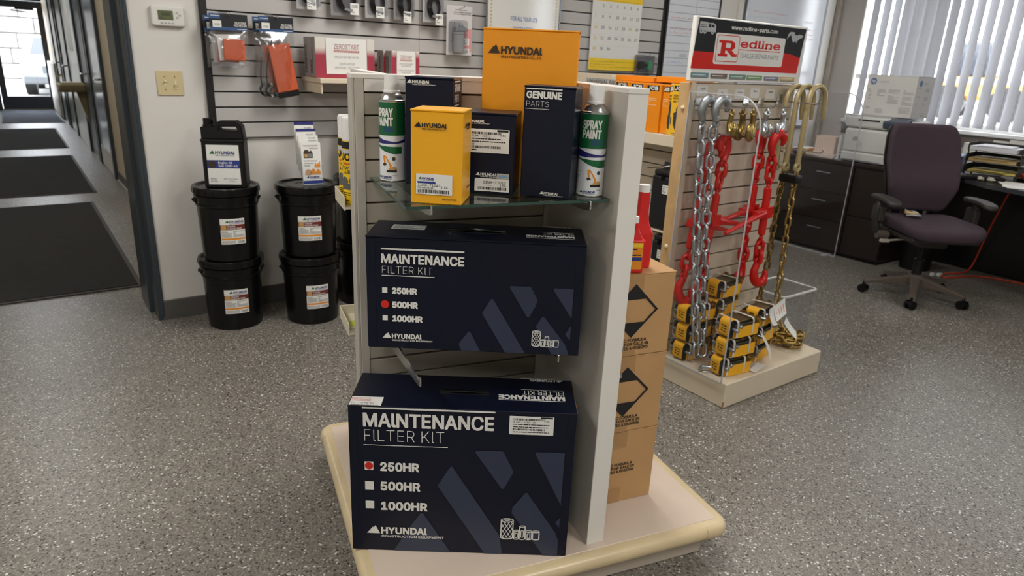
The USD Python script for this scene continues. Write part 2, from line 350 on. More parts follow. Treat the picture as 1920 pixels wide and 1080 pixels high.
bl = thing('vertical_blind', 'row of pale grey vertical blind vanes hanging across the office window', 'blind')
obj('head_rail', bx(XW-.10, XW-.055, WY0-.05, WY1+.0, WZ1+.02, WZ1+.06, .004), OFFW, bl)
yv = 3.418; k = 0; R = random.Random(3)
while yv > -.55:
    a = rad(8 if 3 <= k <= 6 else -20+R.uniform(-5, 5)); n = 5; X = []
    s = np.linspace(-.0445, .0445, n); bow = .006*(1-(s/.0445)**2)
    px = XW-.075+s*math.sin(a)*-1+bow*math.cos(a); py = yv+s*math.cos(a)+bow*math.sin(a)
    v = np.array([[x, y, z] for z in (WZ0+.025, WZ1+.02) for x, y in zip(px, py)]); v2 = v+[.0008*math.cos(a), .0008*math.sin(a), 0]
    f = [[i, i+1, n+i+1, n+i] for i in range(n-1)]; f2 = [[b+2*n for b in q[::-1]] for q in f]
    obj('vane', trimesh.Trimesh(*[x for x in (np.vstack([v, v2]), np.vstack([np.array(f+f2)[:, [0, 1, 2]], np.array(f+f2)[:, [0, 2, 3]]]))], process=False), MATS['blind'], bl, False)
    yv -= .092; k += 1
# light outside the window: ground, far hedge line and a yellow loader are seen only as glimpses
# slatwall on the back wall
sw = thing('slatwall', 'grey slatwall with black grooves and black side trim on the back wall', 'slatwall', kind='structure')
SX0, SX1, SZ0, NS = .868, 4.05, .942, 17
obj('backing', bx(SX0, SX1, YB-.008, YB-.001, SZ0, SZ0+.0767*NS), GROOVE, sw, False)
for i in range(NS):
    z0 = SZ0+.0767*i
    obj('slat', bx(SX0, 2.03, YB-.022, YB-.006, z0+(.0 if i == 0 else .0035), z0+.0767-.0035, .0015), SLATG, sw, False)
    obj('slat', bx(2.032, SX1, YB-.022, YB-.006, z0+(.0 if i == 0 else .0035), z0+.0767-.0035, .0015), SLATG, sw, False)
obj('side_trim', bx(SX0-.034, SX0, YB-.026, YB, SZ0-.0, SZ0+.0767*NS, .003), BLACKT, sw, label='black edge trim')
obj('side_trim', bx(SX1, SX1+.024, YB-.026, YB, SZ0-.0, SZ0+.0767*NS, .003), BLACKT, sw, label='black edge trim')
struct('trim_3', [bx(4.93, 4.985, YB-.02, YB, 0, CEIL, .004)], OFFW, label='white batten beside the whiteboard')
struct('trim_4', [bx(XW-.05, XW, YB-.05, YB, 0, CEIL, .01)], M('grey_trim', (168, 160, 150), .6, var=(9, .12)), label='scuffed grey corner strip')

# corridor: door frames, doors, fountain, mats and the glazed door at its end
def jambs(n, y0, y1, leafmat, depth=.05, leaf=True, kick=False):
    t = thing('door_%d' % n, None, None, kind='structure')
    for yy in (y0, y1-.11):
        obj('jamb', [bx(XC-.03, XC+.02, yy, yy+.11, 0, 2.1, .005), bx(XC-.018, XC+.03, yy+.11 if yy == y0 else yy-.03, yy+.14 if yy == y0 else yy, 0, 2.1)], FRAMED, t)
    obj('head', bx(XC-.03, XC+.02, y0, y1, 2.1, 2.16, .005), FRAMED, t)
    if leaf:
        obj('leaf', bx(XC-.012, XC+.015, y0+.12, y1-.12, .01, 2.1, .003), leafmat, t)
        if kick: obj('kick_plate', bx(XC-.018, XC-.012, y0+.14, y1-.14, .02, .24, .003), OFFW, t, label='pale kick plate')
        obj('handle', [cyl((XC-.07, y0+.22, 1.0), (XC-.02, y0+.22, 1.0), .012, 10), cyl((XC-.07, y0+.22, 1.0), (XC-.07, y0+.34, 1.0), .01, 10)], CHROME, t)
jambs(1, 8.25, 9.55, M('door_pale', (176, 186, 200), .18), kick=True)
jambs(2, 9.6, 10.65, M('door_dark', (62, 70, 76), .3))
jambs(3, 12.3, 13.6, M('door_mid', (150, 158, 150), .3))
jambs(4, 13.9, 15.0, M('door_mid', (150, 158, 150), .3))
struct('trim_5', bx(XC-.014, XC, 10.68, 12.25, 0.02, CEIL), M('pale_panel', (206, 208, 202), .3), label='pale corridor wall panel beyond the fountain')
struct('trim_6', [bx(XC-.012, XC, 7.3, 12.3, 0, .014)], OFFW, label='white floor line along the corridor wall')
ft = thing('drinking_fountain', 'beige wall-hung drinking fountain in the corridor', 'drinking fountain', (XC, 10.45, 0))
obj('basin', [rb(-.30, -.001, -.2, .2, .76, .86, .03), bx(-.27, -.02, -.17, .17, .84, .872, .01)], M('fountain_beige', (150, 134, 96), .35), ft)
obj('bracket', mv(slab(Polygon([(-.002, 0), (-.11, .45), (-.002, .45)]), -.05, .05), 0, 0, .32, rz=0, rx=90), M('fountain_beige', (150, 134, 96), .35), ft)
obj('spout', tube(spline([(-.27, .0, .86), (-.27, 0, .93), (-.25, 0, .955), (-.22, 0, .95)], 14), .012, 8), CHROME, ft)
tb = single('wall_notice', bx(XC-.018, XC-.0145, 11.25, 11.75, 1.23, 2.05), PAPER, 'white notice sheet on the corridor wall', 'notice')
def mat_(x0, x1, y0, y1, label, fm=MATM):
    t = thing('floor_mat', label, 'mat', ((x0+x1)/2, (y0+y1)/2, 0)); w, d = (x1-x0)/2, (y1-y0)/2
    obj('carpet', bx(-w+.025, w-.025, -d+.025, d-.025, .0, .011, .003), fm, t)
    ring = sbox(-w, -d, w, d).difference(sbox(-w+.025, -d+.025, w-.025, d-.025)); obj('rubber_border', slab(ring, 0, .007), MATE, t)
mat_(-.75, .515, 4.445, 7.14, 'charcoal carpet mat nearest the showroom in the corridor')
mat_(-.75, .592, 7.61, 10.23, 'charcoal carpet mat in the middle of the corridor')
mat_(-.75, .612, 10.94, 13.42, 'charcoal carpet mat furthest up the corridor', MATM)
mat_(-.10, .80, 14.35, 16.75, 'blue-grey carpet mat in front of the glass entrance door', MATB)
# end door
ed = thing('door_5', None, None, kind='structure')
DX0, DX1 = -.04, .90
obj('door_frame', [bx(XL, DX0, YE-.05, YE+.1, 0, CEIL), bx(DX1-.02, XC+.02, YE-.05, YE+.1, 0, 2.0), bx(DX0, XC, YE-.05, YE+.1, 2.03, 2.1), bx(DX0, DX1, YE-.05, YE+.1, 0, .02)], FRAMEK, ed, label='dark metal door frame')
obj('leaf_frame', [bx(DX0+.01, DX0+.11, YE-.02, YE+.03, .02, 2.02, .004), bx(DX1-.13, DX1-.02, YE-.02, YE+.03, .02, 2.02, .004), bx(DX0+.11, DX1-.13, YE-.02, YE+.03, 1.90, 2.02, .004), bx(DX0+.11, DX1-.13, YE-.02, YE+.03, .02, .26, .004)], M('door_blue_black', (44, 48, 58), .3), ed)
obj('pane', bx(DX0+.11, DX1-.13, YE, YE+.006, .26, 1.90), pane('window_pane'), ed, False)
obj('door_closer', [bx(.42, .72, YE-.09, YE-.02, 1.86, 1.92, .01), tube([(.45, YE-.07, 1.88), (.35, YE-.18, 1.84), (.6, YE-.12, 1.82)], .012, 8)], BPLASTIC, ed)
obj('transom_pane', bx(DX0, XC, YE, YE+.006, 2.1, CEIL), pane('window_pane'), ed, False)
obj('threshold', bx(DX0, DX1, YE-.07, YE-.05, 0, .012, .003), SILVERM, ed)
struct('trim_7', bx(XC-.06, XC, 15.1, 16.9, .02, .95, .01), OFFW, label='white panel beside the entrance door')
# outside the entrance: lot, stone retaining wall, car
struct('ground_outside', bx(-40, 60, YE+.21, 60, -.14, -.04), M('pale_concrete', (150, 149, 146), .8), False)
struct('ground_side', bx(XW+.151, 60, -40, YE+.2, -.14, -.04), M('pale_concrete', (150, 149, 146), .8), False)
rwall = thing('retaining_wall', 'pale stone block retaining wall across the parking lot', 'wall', (0, 30, -.04))
R = random.Random(11)
for r in range(5):
    x = -5.0+(.4 if r % 2 else 0)
    while x < 6:
        L = R.uniform(.9, 1.5); c = R.choice(((150, 147, 142), (138, 135, 133), (126, 122, 120), (160, 156, 148)))
        obj('block', bx(x+.015, x+L-.015, R.uniform(-.03, .03), .6, .02+r*.5, .49+r*.5, .03), M('block_%d' % c[0], c, .85, var=(2, .08)), rwall, False); x += L
shed = single('far_building', [bx(-6, 9, 36, 40, -.04, 5.5)]+[bx(-6, 9, 35.95, 36, .3+i*.3, .56+i*.3) for i in range(17)], M('grey_siding', (92, 96, 98), .7), 'grey lap-sided building beyond the retaining wall', 'building', smooth=False)
car = thing('parked_car', 'white car parked outside the glass entrance door', 'car', (1.52, 23.5, -.04), 84)
side = Polygon([(-2.2, .35), (-2.2, .75), (-1.9, .9), (-1.1, .98), (-.5, 1.42), (.7, 1.45), (1.4, 1.05), (2.15, .95), (2.2, .35)])
body = side
for cx in (-1.35, 1.35): body = body.difference(Point(cx, .32).buffer(.37))
obj('body', mv(slab(body, -.85, .85), rx=90), M('white_car_paint', (176, 180, 186), .2, coat_weight=.5), car)
obj('windows', [mv(slab(Polygon([(-1.0, .98), (-.48, 1.38), (.66, 1.4), (1.22, 1.03)]), -.86, .86), rx=90)], M('car_glass', (40, 46, 54), .08), car)
obj('windscreen', hull_m := trimesh.Trimesh(*hull([(-1.16, -.7, .97), (-1.16, .7, .97), (-.56, -.6, 1.40), (-.56, .6, 1.40), (-1.1, -.7, .94), (-1.1, .7, .94)]), process=False), M('car_glass', (40, 46, 54), .08), car)
for cx in (-1.35, 1.35):
    for sy in (-1, 1): obj('wheel', [cyl((cx, sy*.62, .32), (cx, sy*.86, .32), .32, 20), cyl((cx, sy*.86, .32), (cx, sy*.87, .32), .2, 14)], BPLASTIC2, car)
for sy in (-1, 1): obj('headlight', rb(-2.24, -2.0, sy*.62-.2, sy*.62+.2, .62, .78, .05), M('lamp_glass', (200, 204, 208), .1), car)
obj('bumper', [rb(-2.3, -2.1, -.84, .84, .3, .52, .06), bx(-2.23, -2.2, -.4, .4, .56, .74)], M('car_grey', (90, 94, 98), .3), car)
obj('mirror', rb(-.85, -.65, .85, 1.02, .95, 1.08, .04), M('white_car_paint', (176, 180, 186), .2), car)
ldr = thing('wheel_loader', 'yellow wheel loader parked far outside the office window', 'loader', (29.5, 11.4, -.04), 100)
obj('body', [bx(-1.6, 1.2, -.8, .8, .7, 1.5, .15), mv(slab(Polygon([(-2.6, .4), (-3.4, .4), (-3.3, 1.4), (-2.9, 1.2)]), -1.1, 1.1), rx=90), bx(-3, -1.2, -.7, -.5, .9, 1.1), bx(-3, -1.2, .5, .7, .9, 1.1)], M('loader_yellow', (206, 142, 60), .5), ldr)
obj('cab', bx(-.4, .9, -.65, .65, 1.5, 2.7, .1), M('car_glass', (40, 46, 54), .08), ldr)
for cx in (-1.0, .9):
    for sy in (-1, 1): obj('wheel', cyl((cx, sy*.55, .6), (cx, sy*1.0, .6), .6, 24), BPLASTIC2, ldr)

# ---- on the white wall: thermostat and switch plate
th = thing('thermostat', 'white wall thermostat with a green LCD beside the corridor opening', 'thermostat', (.692, YB, 1.516))
o = sbox(-.066, -.042, .066, .042).intersection(Point(0, 0).buffer(.3)); o = affinity.scale(Point(0, 0).buffer(1), .11, .055).intersection(sbox(-.073, -.046, .073, .046)).buffer(-.006).buffer(.006)
obj('case', mv(soft(o, 0, .026, .008), rx=90), OFFW, th, 50)
obj('backplate', mv(soft(sbox(-.066, -.038, .066, .038), 0, .006, .002), 0, -.0005, 0, rx=90), M('plate_grey', (190, 186, 178), .5), th)
obj('screen', bx(-.044, .022, -.0275, -.0255, -.018, .024, .0008), LCD, th, label='green LCD screen')
pr = Print(); pr.lines(-.030, .0, .010, .016, 2, M('lcd_ink', (60, 66, 48), .3), 'digits', 0, 4); pr.lines(-.04, -.014, .018, -.006, 2, M('lcd_ink', (60, 66, 48), .3), 'digits'); pr.emit(th, FRONT(0, -.0275, 0))
for i in range(4): obj('button', mv(soft(affinity.scale(Point(0, 0).buffer(1), .006, .0035), 0, .003, .001), -.030+.016*i, -.0255, -.031, rx=90), M('button_grey', (176, 174, 170), .4), th)
for x, z in ((.04, .016), (.052, .006), (.04, -.005)): obj('button', mv(soft(affinity.scale(Point(0, 0).buffer(1), .0055, .0045), 0, .003, .001), x, -.0255, z, rx=90), M('button_grey', (176, 174, 170), .4), th)
ls = thing('light_switch', 'ivory double toggle switch plate below the thermostat', 'light switch', (.672, YB, 1.2095))
obj('plate', mv(soft(sbox(-.058, -.058, .058, .058), 0, .007, .003), rx=90), IVORY, ls)
for x in (-.023, .023):
    t = obj('toggle', [bx(x-.005, x+.005, -.009, -.006, -.012, .012), mv(bx(-.0035, .0035, -.016, 0, -.004, .004, .001), x, -.007, .004 if x < 0 else -.004, rx=-25 if x < 0 else 25)], M('ivory_toggle', (216, 204, 168), .35), ls)
    [obj('screw', cyl((x, -.006, q*.03), (x, -.0082, q*.03), .0028, 10), M('screw_brass', (140, 126, 92), .4, .6), ls) for q in (-1, 1)]

# ================================================================== the display stand in front
GA = -13.2; GU = np.array([math.cos(rad(GA)), math.sin(rad(GA)), 0]); GV = np.array([-GU[1], GU[0], 0]); GB = np.array([.535, 1.222, 0])
def G(u, v, z=0.): return tuple(GB+u*GU+v*GV+np.array([0, 0, z]))
st = thing('display_stand', 'white laminate slatted merchandising stand on a bumper-edged base in the foreground', 'display stand', tuple(GB), GA)
BU, BV = 1.05, .935
obj('deck', bx(.028, BU-.028, .028, BV-.028, .105, .13, .0015), DECK, st, label='pinkish beige deck board')
obj('plinth', bx(.05, BU-.05, .05, BV-.05, 0, .105, .002), PLINTH, st)
def rail(L): # D-shaped bumper lying along x
    prof = [(0, .0), (.012, .0)] + [(.012+.022*math.sin(a), .022-.022*math.cos(a)*1.0) for a in np.linspace(.2, PI-.2, 9)] + [(.012, .044), (0, .044)]
    return mv(slab(Polygon(prof), 0, L), ry=0)
pf = Polygon([(.03, .08), (.012, .08)] + [(.014-.022*math.sin(a), .104-.024*math.cos(a)) for a in np.linspace(.1, PI-.1, 9)] + [(.012, .128), (.03, .128)])
def rail_between(a, b):
    """sweep the bumper profile (outwards, z) from a to b; outwards is to the right of the walk"""
    a, b = np.array(a), np.array(b); d = (b-a)/np.linalg.norm(b-a); o = np.array([d[1], -d[0]]); P = np.array(pf.exterior.coords)
    V = [];
    for q in (a, b): V.append([[*(q+o*(.03-p[0])), p[1]] for p in P[:-1]])
    return trimesh.Trimesh(*hull(np.vstack(V)), process=False)
i0, gap = .03, .05
for a, b in (((i0+gap, i0), (BU-i0-gap, i0)), ((BU-i0, i0+gap), (BU-i0, BV-i0-gap)), ((BU-i0-gap, BV-i0), (i0+gap, BV-i0)), ((i0, BV-i0-gap), (i0, i0+gap))):
    obj('bumper_rail', rail_between(a, b), BUMPER, st, label='tan vinyl bumper rail')
for cx, cy, a0 in ((i0, i0, 180), (BU-i0, i0, 270), (BU-i0, BV-i0, 0), (i0, BV-i0, 90)):
    sx, sy = (1 if cx < .5 else -1), (1 if cy < .5 else -1); P = np.array(pf.exterior.coords)[:-1]; V = []
    for a in np.linspace(0, PI/2, 7):
        o = np.array([-sx*math.cos(a), -sy*math.sin(a)])
        for p in P: V.append([*(np.array([cx+sx*.012, cy+sy*.012])+o*(.044-p[0])), p[1]])
    for dx, dy in ((gap, 0), (0, gap)):
        o = np.array([0, -sy]) if dx else np.array([-sx, 0])
        for p in P: V.append([*(np.array([cx+sx*dx, cy+sy*dy])+o*(.032-p[0])), p[1]])
    obj('corner_bumper', trimesh.Trimesh(*hull(V), process=False), BUMPER, st)
VA, UR, TOPZ = .447, .597, 1.348
# slatted front panel with its end post
obj('panel_core', bx(.068, UR, VA+.014, VA+.05, .13, TOPZ-.012), GROOVEB, st, False, label='brown panel core showing in the grooves')
zs = [1.3035-.0553*i for i in range(22)]
for i, z in enumerate(zs):
    z1 = z-.0022; z0 = max(z-.0553+.0022, .1302)
    if z1-z0 > .01: obj('slat', bx(.088, UR, VA, VA+.016, z0, z1, .002), SLATL, st)
obj('top_rail', bx(.088, UR, VA-.003, VA+.016, 1.306, TOPZ-.012, .001), LAMW, st)
obj('end_post', bx(.064, .087, VA-.004, VA+.052, .13, TOPZ-.010, .0015), LAM, st)
obj('edge_strip', bx(.056, .064, VA-.002, VA+.05, .13, TOPZ-.010, .0015), LAM, st)
obj('wing_panel', bx(UR, UR+.052, .050, .88, .13, TOPZ-.013, .0005), LAM, st)
obj('wing_edge_band', bx(UR, UR+.052, .0475, .050, .13, TOPZ-.013, .001), LAMW, st)
obj('wing_cap', bx(UR-.001, UR+.053, .046, .882, TOPZ-.013, TOPZ, .0015), LAMW, st)
obj('panel_cap', bx(.056, UR-.001, VA-.005, VA+.054, TOPZ-.012, TOPZ, .0015), LAMW, st)
obj('side_panel', bx(.135, .155, VA+.05, .88, .13, TOPZ-.012), LAM, st)
obj('rear_panel', bx(.155, UR, .86, .88, .13, TOPZ-.012), LAM, st)
obj('side_cap', bx(.13, .16, VA+.054, .882, TOPZ-.012, TOPZ, .001), LAMW, st)
def bracket(u, vt, zt, L=None, h0=.032):
    q = [(vt, zt), (vt, zt-.012), (vt+.02, zt-.016), (VA-.002, zt-h0), (VA-.002, zt)]
    tip = Polygon([(vt-.006, zt+.007), (vt-.006, zt-.010), (vt+.001, zt-.013), (vt+.001, zt+.007)]).buffer(.0015)
    g = unary_union([Polygon(q), tip]); mm = slab(g, -.002, .002)
    # (v, z) outline stood up along v
    T = np.array([[0, 0, 1, u], [1, 0, 0, 0], [0, 1, 0, 0], [0, 0, 0, 1.]]); mm.apply_transform(T); return obj('shelf_bracket', mm, CHROME, st, False, label='chrome knife bracket')
bracket(.152, .072, 1.0885); bracket(.523, .055, 1.0885)
bracket(.125, .058, .698, h0=.045); bracket(.484, .085, .698, h0=.045)
# bracket end peeping round the wing
obj('shelf_bracket', bx(UR+.054, UR+.125, .150, .154, .575, .589), CHROME, st)
# side shelves behind the end post
for z, nm in ((1.0, 0), (.64, 1)):
    zz = z
    obj('side_shelf', [bx(.042, .134, .505, .664, zz, zz+.006), bx(.040, .0435, .505, .664, zz-.004, zz+.034, .001), bx(.040, .134, .661, .665, zz, zz+.034, .001)], M('almond_tray', (214, 205, 180), .4), st, label='almond side tray')
gs = thing('glass_shelf', 'green-edged glass shelf resting on chrome brackets of the stand', 'shelf', tuple(GB), GA)
obj('glass_pane', bx(.099, .5855, .072, VA-.004, 1.0895, 1.0955), GLASSM, gs, False)
obj('polished_edge', [bx(.0985, .586, .0712, .0719, 1.0893, 1.0957), bx(.0978, .0988, .072, VA-.004, 1.0893, 1.0957), bx(.5858, .5868, .072, VA-.004, 1.0893, 1.0957)], GLASSE, gs, False, label='dark green polished edges')
ZG = 1.0958

# ---- maintenance kit boxes
def carton_shell(t, w, d, h, mat, edge=KRAFTEDGE, c=.0018, seam=True):
    obj('body', bx(0, w, 0, d, 0, h-.004, c), mat, t)
    obj('lid', bx(-.0012, w+.0012, -.0012, d+.001, h-.0045, h, .0015), mat, t)
    if seam:
        for q in (bx(-.0017, -.0002, .004, d-.004, h-.0048, h-.0012), bx(w+.0002, w+.0017, .004, d-.004, h-.0048, h-.0012)): obj('board_edge', q, edge, t, label='bare kraft board edge')
def icons(pr, x, y, s, mat):
    """outline drawings of one big mesh filter and four small canisters; s = height of the big one"""
    w_ = s*.022
    def can(x, y, w, h):
        e = .16*w*1.2
        top = affinity.scale(Point(x+w/2, y+h-e).buffer(w/2), 1, .34); body = unary_union([sbox(x, y+e, x+w, y+h-e), top, affinity.scale(Point(x+w/2, y+e).buffer(w/2), 1, .34)])
        pr.poly(body.exterior.buffer(w_), mat, 'white_lettering'); pr.poly(top.exterior.buffer(w_*.8), mat, 'white_lettering'); return body
    w = s*.48; b = can(x, y, w, s); pr.poly(affinity.scale(Point(x+w/2, y+s*.92).buffer(w*.22), 1, .34).exterior.buffer(w_*.7), mat, 'white_lettering')
    inner = sbox(x, y+s*.05, x+w, y+s*.82)
    for k in range(-6, 9):
        for sg in (1, -1):
            l = LineString([(x+sg*0+(k*w/3.2), y), (x+(k*w/3.2)+sg*s*.6, y+s)]).buffer(w_*.6).intersection(inner)
            if not l.is_empty: pr.poly(l, mat, 'white_lettering')
    for dx, wd, hh, sl in ((.53, .19, .46, 1), (.755, .22, .66, 1), (1.0, .25, .45, 1), (1.29, .26, .45, 0)):
        can(x+s*dx, y, s*wd, s*hh)
        if sl: pr.poly(sbox(x+s*(dx+wd*.36), y+s*hh*.2, x+s*(dx+wd*.64), y+s*hh*.62).buffer(s*.02).exterior.buffer(w_*.7), mat, 'white_lettering')
def kit_box(label, x, y, z, rot, w, d, h, F, checked, dup_sticker, bar_y):
    t = thing('filter_kit_box', label, 'box', (x, y, z), rot)
    carton_shell(t, w, d, h, NAVY)
    for q in (bx(.0005, .022, -.0008, .002, .004, h-.006), bx(w-.022, w-.0005, -.0008, .002, .004, h-.006)): obj('side_flap', q, NAVY, t, False)
    e = .0012
    pr = Print(); X = lambda a: a*w; Y = lambda b: b*h
    face = sbox(.0225, .002, w-.0235, h-.006)
    for P in F['H']:
        g = Polygon([(X(a), Y(b)) for a, b in P]).buffer(-.004).buffer(.004).intersection(face); pr.poly(g, WATER, 'slate_watermark', -1)
    a0, a1 = F['bar']; pr.rect(X(a0), Y(bar_y), X(a1), Y(bar_y)+.0045)
    m0, m1, mb, mt = F['maint']; pr.text('MAINTENANCE', X(m0), Y(mb), Y(mt-mb), X(m1-m0), heavy=.0006)
    m0, m1, mb, mt = F['filt']; pr.text('FILTER KIT', X(m0), Y(mb), Y(mt-mb), X(m1-m0), bold=False, heavy=-.0009 if F['round'] is False else -.0006)
    l0, l1, lb = F['line']; pr.rect(X(l0), Y(lb), X(l1), Y(lb)+.0018)
    sq = F['sq']
    for k, (yy, s_) in enumerate(zip(F['sqy'], ('250HR', '500HR', '1000HR'))):
        if not (checked == k and F['round']): pr.rect(X(sq[0]), Y(yy[0]), X(sq[1]), Y(yy[1]))
        pr.text(s_, X(F['tx']), Y(yy[2]), Y(yy[3]-yy[2]), X(F['tw'][k]), heavy=.0010)
        if checked == k:
            cx, cy = X((sq[0]+sq[1])/2), Y((yy[0]+yy[1])/2); pr.poly(Point(cx, cy).buffer(F['dot']), RED, 'red_dot', 1)
    pr.hyundai(X(F['logo'][0]), Y(F['logo'][1]), X(F['logo'][2]), WHITE, 'white_lettering')
    icons(pr, X(F['ic'][0]), Y(F['ic'][1]), Y(F['ic'][2]), WHITE)
    pr.emit(t, FRONT(0, -e, 0))
    # lid print reads from the back
    pr = Print(); T = F['top']
    pr.rect(0, .034, T[2], .0365); pr.text('MAINTENANCE', 0, .009, T[3], T[2], heavy=.0008); pr.text('FILTER KIT', 0, -.019, T[3]*1.05, T[2]*.64, bold=False); pr.rect(0, -.026, T[2]*.66, -.0248)
    if T[4]: pr.hyundai(0, -.088, T[2]*.52, WHITE, 'white_lettering')
    s_ = Print(); s_.by = {}
    for k_, ms in pr.by.items(): s_.by[k_] = [mv(q, T[0], T[1], rz=180) for q in ms]
    s_.emit(t, TOPF(0, 0, h))
    hx0, hx1 = F['hand']; hx0 *= w; hx1 *= w; hm = (hx0+hx1)/2; hy = d*.50
    obj('handle_slot', bx(hx0, hx1, hy-.013, hy+.013, h, h+.0006), M('slot_dark', (8, 9, 12), .8), t, False)
    obj('carry_handle', tube(spline([(hx0+.004, hy+.004, h+.0012), (hx0+.03, hy-.004, h+.004), (hm, hy-.009, h+.008), (hx1-.03, hy-.004, h+.004), (hx1-.004, hy+.004, h+.0012)], 24), .0045, 8), BPLASTIC, t)
    return t
F1 = dict(H=[[(.555, .732), (.685, .735), (.735, .60), (.727, .573), (.69, .467)], [(.823, .738), (.99, .741), (.99, .422), (.971, .343)], [(.455, .629), (.394, .483), (.621, -.004), (.70, -.004), (.685, .14)],
             [(.323, .297), (.268, .182), (.190, .0), (.463, -.006)], [(.798, .464), (.739, .351), (.735, .309), (.895, .003), (.99, .0), (.943, .176)], [(.992, .351), (.939, .248), (.995, .15)]],
          bar=(.062, .643), maint=(.066, .638, .872, .957), filt=(.067, .423, .773, .851), line=(.065, .438, .745), sq=(.067, .106), sqy=((.577, .634, .576, .629), (.44, .498, .441, .495), (.307, .361, .302, .354)), tx=.138, tw=(.171, .176, .209),
          round=False, dot=.0105, logo=(.078, .128, .268), ic=(.69, .117, .152), top=(.955*.573, .330*.186+.034, .30*.573, .021, 1), hand=(.384, .61))
kb1 = kit_box('large navy maintenance filter kit box standing on the stand base, 250HR box marked red', .581, 1.460, .1302, -35.3, .573, .186, .433, F1, 0, True, .985)
def part_label(pr, w, h, lines, seed=1, big='1 EA'):
    k = h/len(lines)
    pr.rect(w*.70, h*.90, w*.97, h*.985, BLACK, 'black_lettering')
    for i, l in enumerate(lines):
        y = h*.78-i*h*.82/len(lines)
        if l == '#': pr.bars(w*.08, y, w*.8, y+h*.10, seed=seed+i)
        elif l == '~': pr.lines(w*.08, y, w*.9, y+h*.09, 1, BLACK, 'black_lettering', seed=seed+i)
        else: pr.text(l, w*.08, y, h*.085, None, BLACK, 'black_lettering', False)
    pr.text(big, w*.78, h*.72, h*.085, None, BLACK, 'black_lettering', False)
sticker(kb1, FRONT(.706*.573, -.0016, .853*.433), .195*.573, .12*.433, lambda p: part_label(p, .195*.573, .12*.433, ['#', 'HL840 - 0250 - 00', '~', '~', '#', '~'], 3, '2 EA'), 'part_label')
def lid_label(p):
    p.bars(.006, .044, .075, .052); p.text('HL840 - 0250 - 00', .02, .030, .0075, None, GREYP, 'grey_lettering', False); p.lines(.03, .006, .08, .026, 3, PINKP, 'pink_lettering', seed=5)
sticker(kb1, frame((.143*.573, .262*.186, .4332), (-1, 0, 0), (0, -1, 0)), .14*.573, .046, lid_label, 'lid_label')
F2 = dict(H=[[(.656, .617), (.757, .618), (.793, .50), (.785, .45), (.752, .328)], [(.856, .614), (.965, .614), (.965, .32)], [(.581, .508), (.536, .361), (.653, .0), (.748, .0)], [(.48, .2), (.43, .07), (.445, .0), (.535, .0)],
             [(.822, .365), (.79, .26), (.875, .0), (.955, .0), (.935, .1)], [(.965, .32), (.93, .2), (.965, .12)]],
          bar=(.069, .448), maint=(.071, .447, .773, .848), filt=(.072, .305, .68, .747), line=(.071, .314, .659), sq=(.072, .096), sqy=((.507, .555, .506, .553), (.382, .428, .379, .428), (.258, .304, .254, .302)), tx=.119, tw=(.112, .116, .138),
          round=True, dot=.0102, logo=(.076, .095, .178), ic=(.776, .076, .148), top=(.952*.525, .29*.162+.034, .225*.525, .015, 1), hand=(.352, .634))
kb2 = kit_box('long navy maintenance filter kit box on brackets under the glass shelf, 500HR dotted red', .647, 1.477, .7005, -36.1, .525, .162, .287, F2, 1, False, .885)
def lid2(p):
    p.lines(.03, .008, .078, .03, 4, GREYP, 'grey_lettering', seed=8); p.bars(.006, .032, .078, .038)
sticker(kb2, frame((.248*.525, .735*.162, .2872), (-1, 0, 0), (0, -1, 0)), .158*.525, .045, lid2, 'lid_label', M('dull_paper', (170, 170, 166), .6))

# ---- on the glass shelf
def goods(name, label, loc, rot, w, d, h, mat, cat='box', edge=KRAFTEDGE):
    t = thing(name, label, cat, loc, rot); carton_shell(t, w, d, h, mat, edge); return t
yb = goods('filter_box', 'small yellow filter box at the front of the glass shelf', (.678, 1.305, ZG), -41.2, .11, .109, .196, GOLDBOX, edge=M('yellow_edge', (206, 160, 50), .6))
w, h = .11, .196
pr = Print(); pr.hyundai(.088*w, .818*h, .60*w, BLACK, 'black_lettering', 'HEAVY INDUSTRIES CO.,LTD.'); pr.text('Genuine Parts', .62*w, .05*h, .0042, .28*w, BLACK, 'black_lettering', False); pr.emit(yb, FRONT(0, -.0012, 0))
pr = Print(); pr.hyundai(.22*w, .818*h, .55*w, BLACK, 'black_lettering', 'HEAVY INDUSTRIES CO.,LTD.'); pr.text('Genuine Parts', .55*w, .14*h, .0042, .3*w, BLACK, 'black_lettering', False); pr.emit(yb, RIGHT(.1112, 0, 0))
def ylab(p):
    p.hyundai(.006, .032, .033, BLUEP, 'blue_lettering', 'HEAVY INDUSTRIES', GREENP); p.rect(.003, .0235, .042, .0275, BLUEP, 'blue_band'); p.text('11NA-71041', .004, .0170, .0055, None, BLACK, 'black_lettering', False)
    p.text('PRE FUEL FILTER', .004, .0125, .003, None, BLACK, 'black_lettering', False); p.bars(.004, .003, .072, .0105); p.text('1  EA', .054, .0145, .0045, None, BLACK, 'black_lettering', False)
sticker(yb, frame((.105*w, -.0016, .105*h), (1, 0, -.006), (.006, 0, 1)), .078, .0435, ylab, 'part_label')
nb = goods('filter_box', 'black-topped navy filter box at the left back of the glass shelf', (.771, 1.511, ZG), -43, .115, .10, .253, NAVY)
pr = Print(); pr.hyundai(.006, .238, .052, WHITE, 'white_lettering'); pr.emit(nb, FRONT(0, -.0012, 0))
pr = Print(); pr.rect(.012, .243, .075, .2462); pr.text('GENUINE', .012, .222, .017, .064); pr.text('PARTS', .012, .198, .017, .046, bold=False); pr.rect(.012, .190, .06, .1915); pr.emit(nb, RIGHT(.1162, 0, 0))
lb = goods('filter_box', 'navy filter box with two white part labels in the middle of the glass shelf', (.839, 1.370, ZG), -42.4, .126, .12, .184, NAVY)
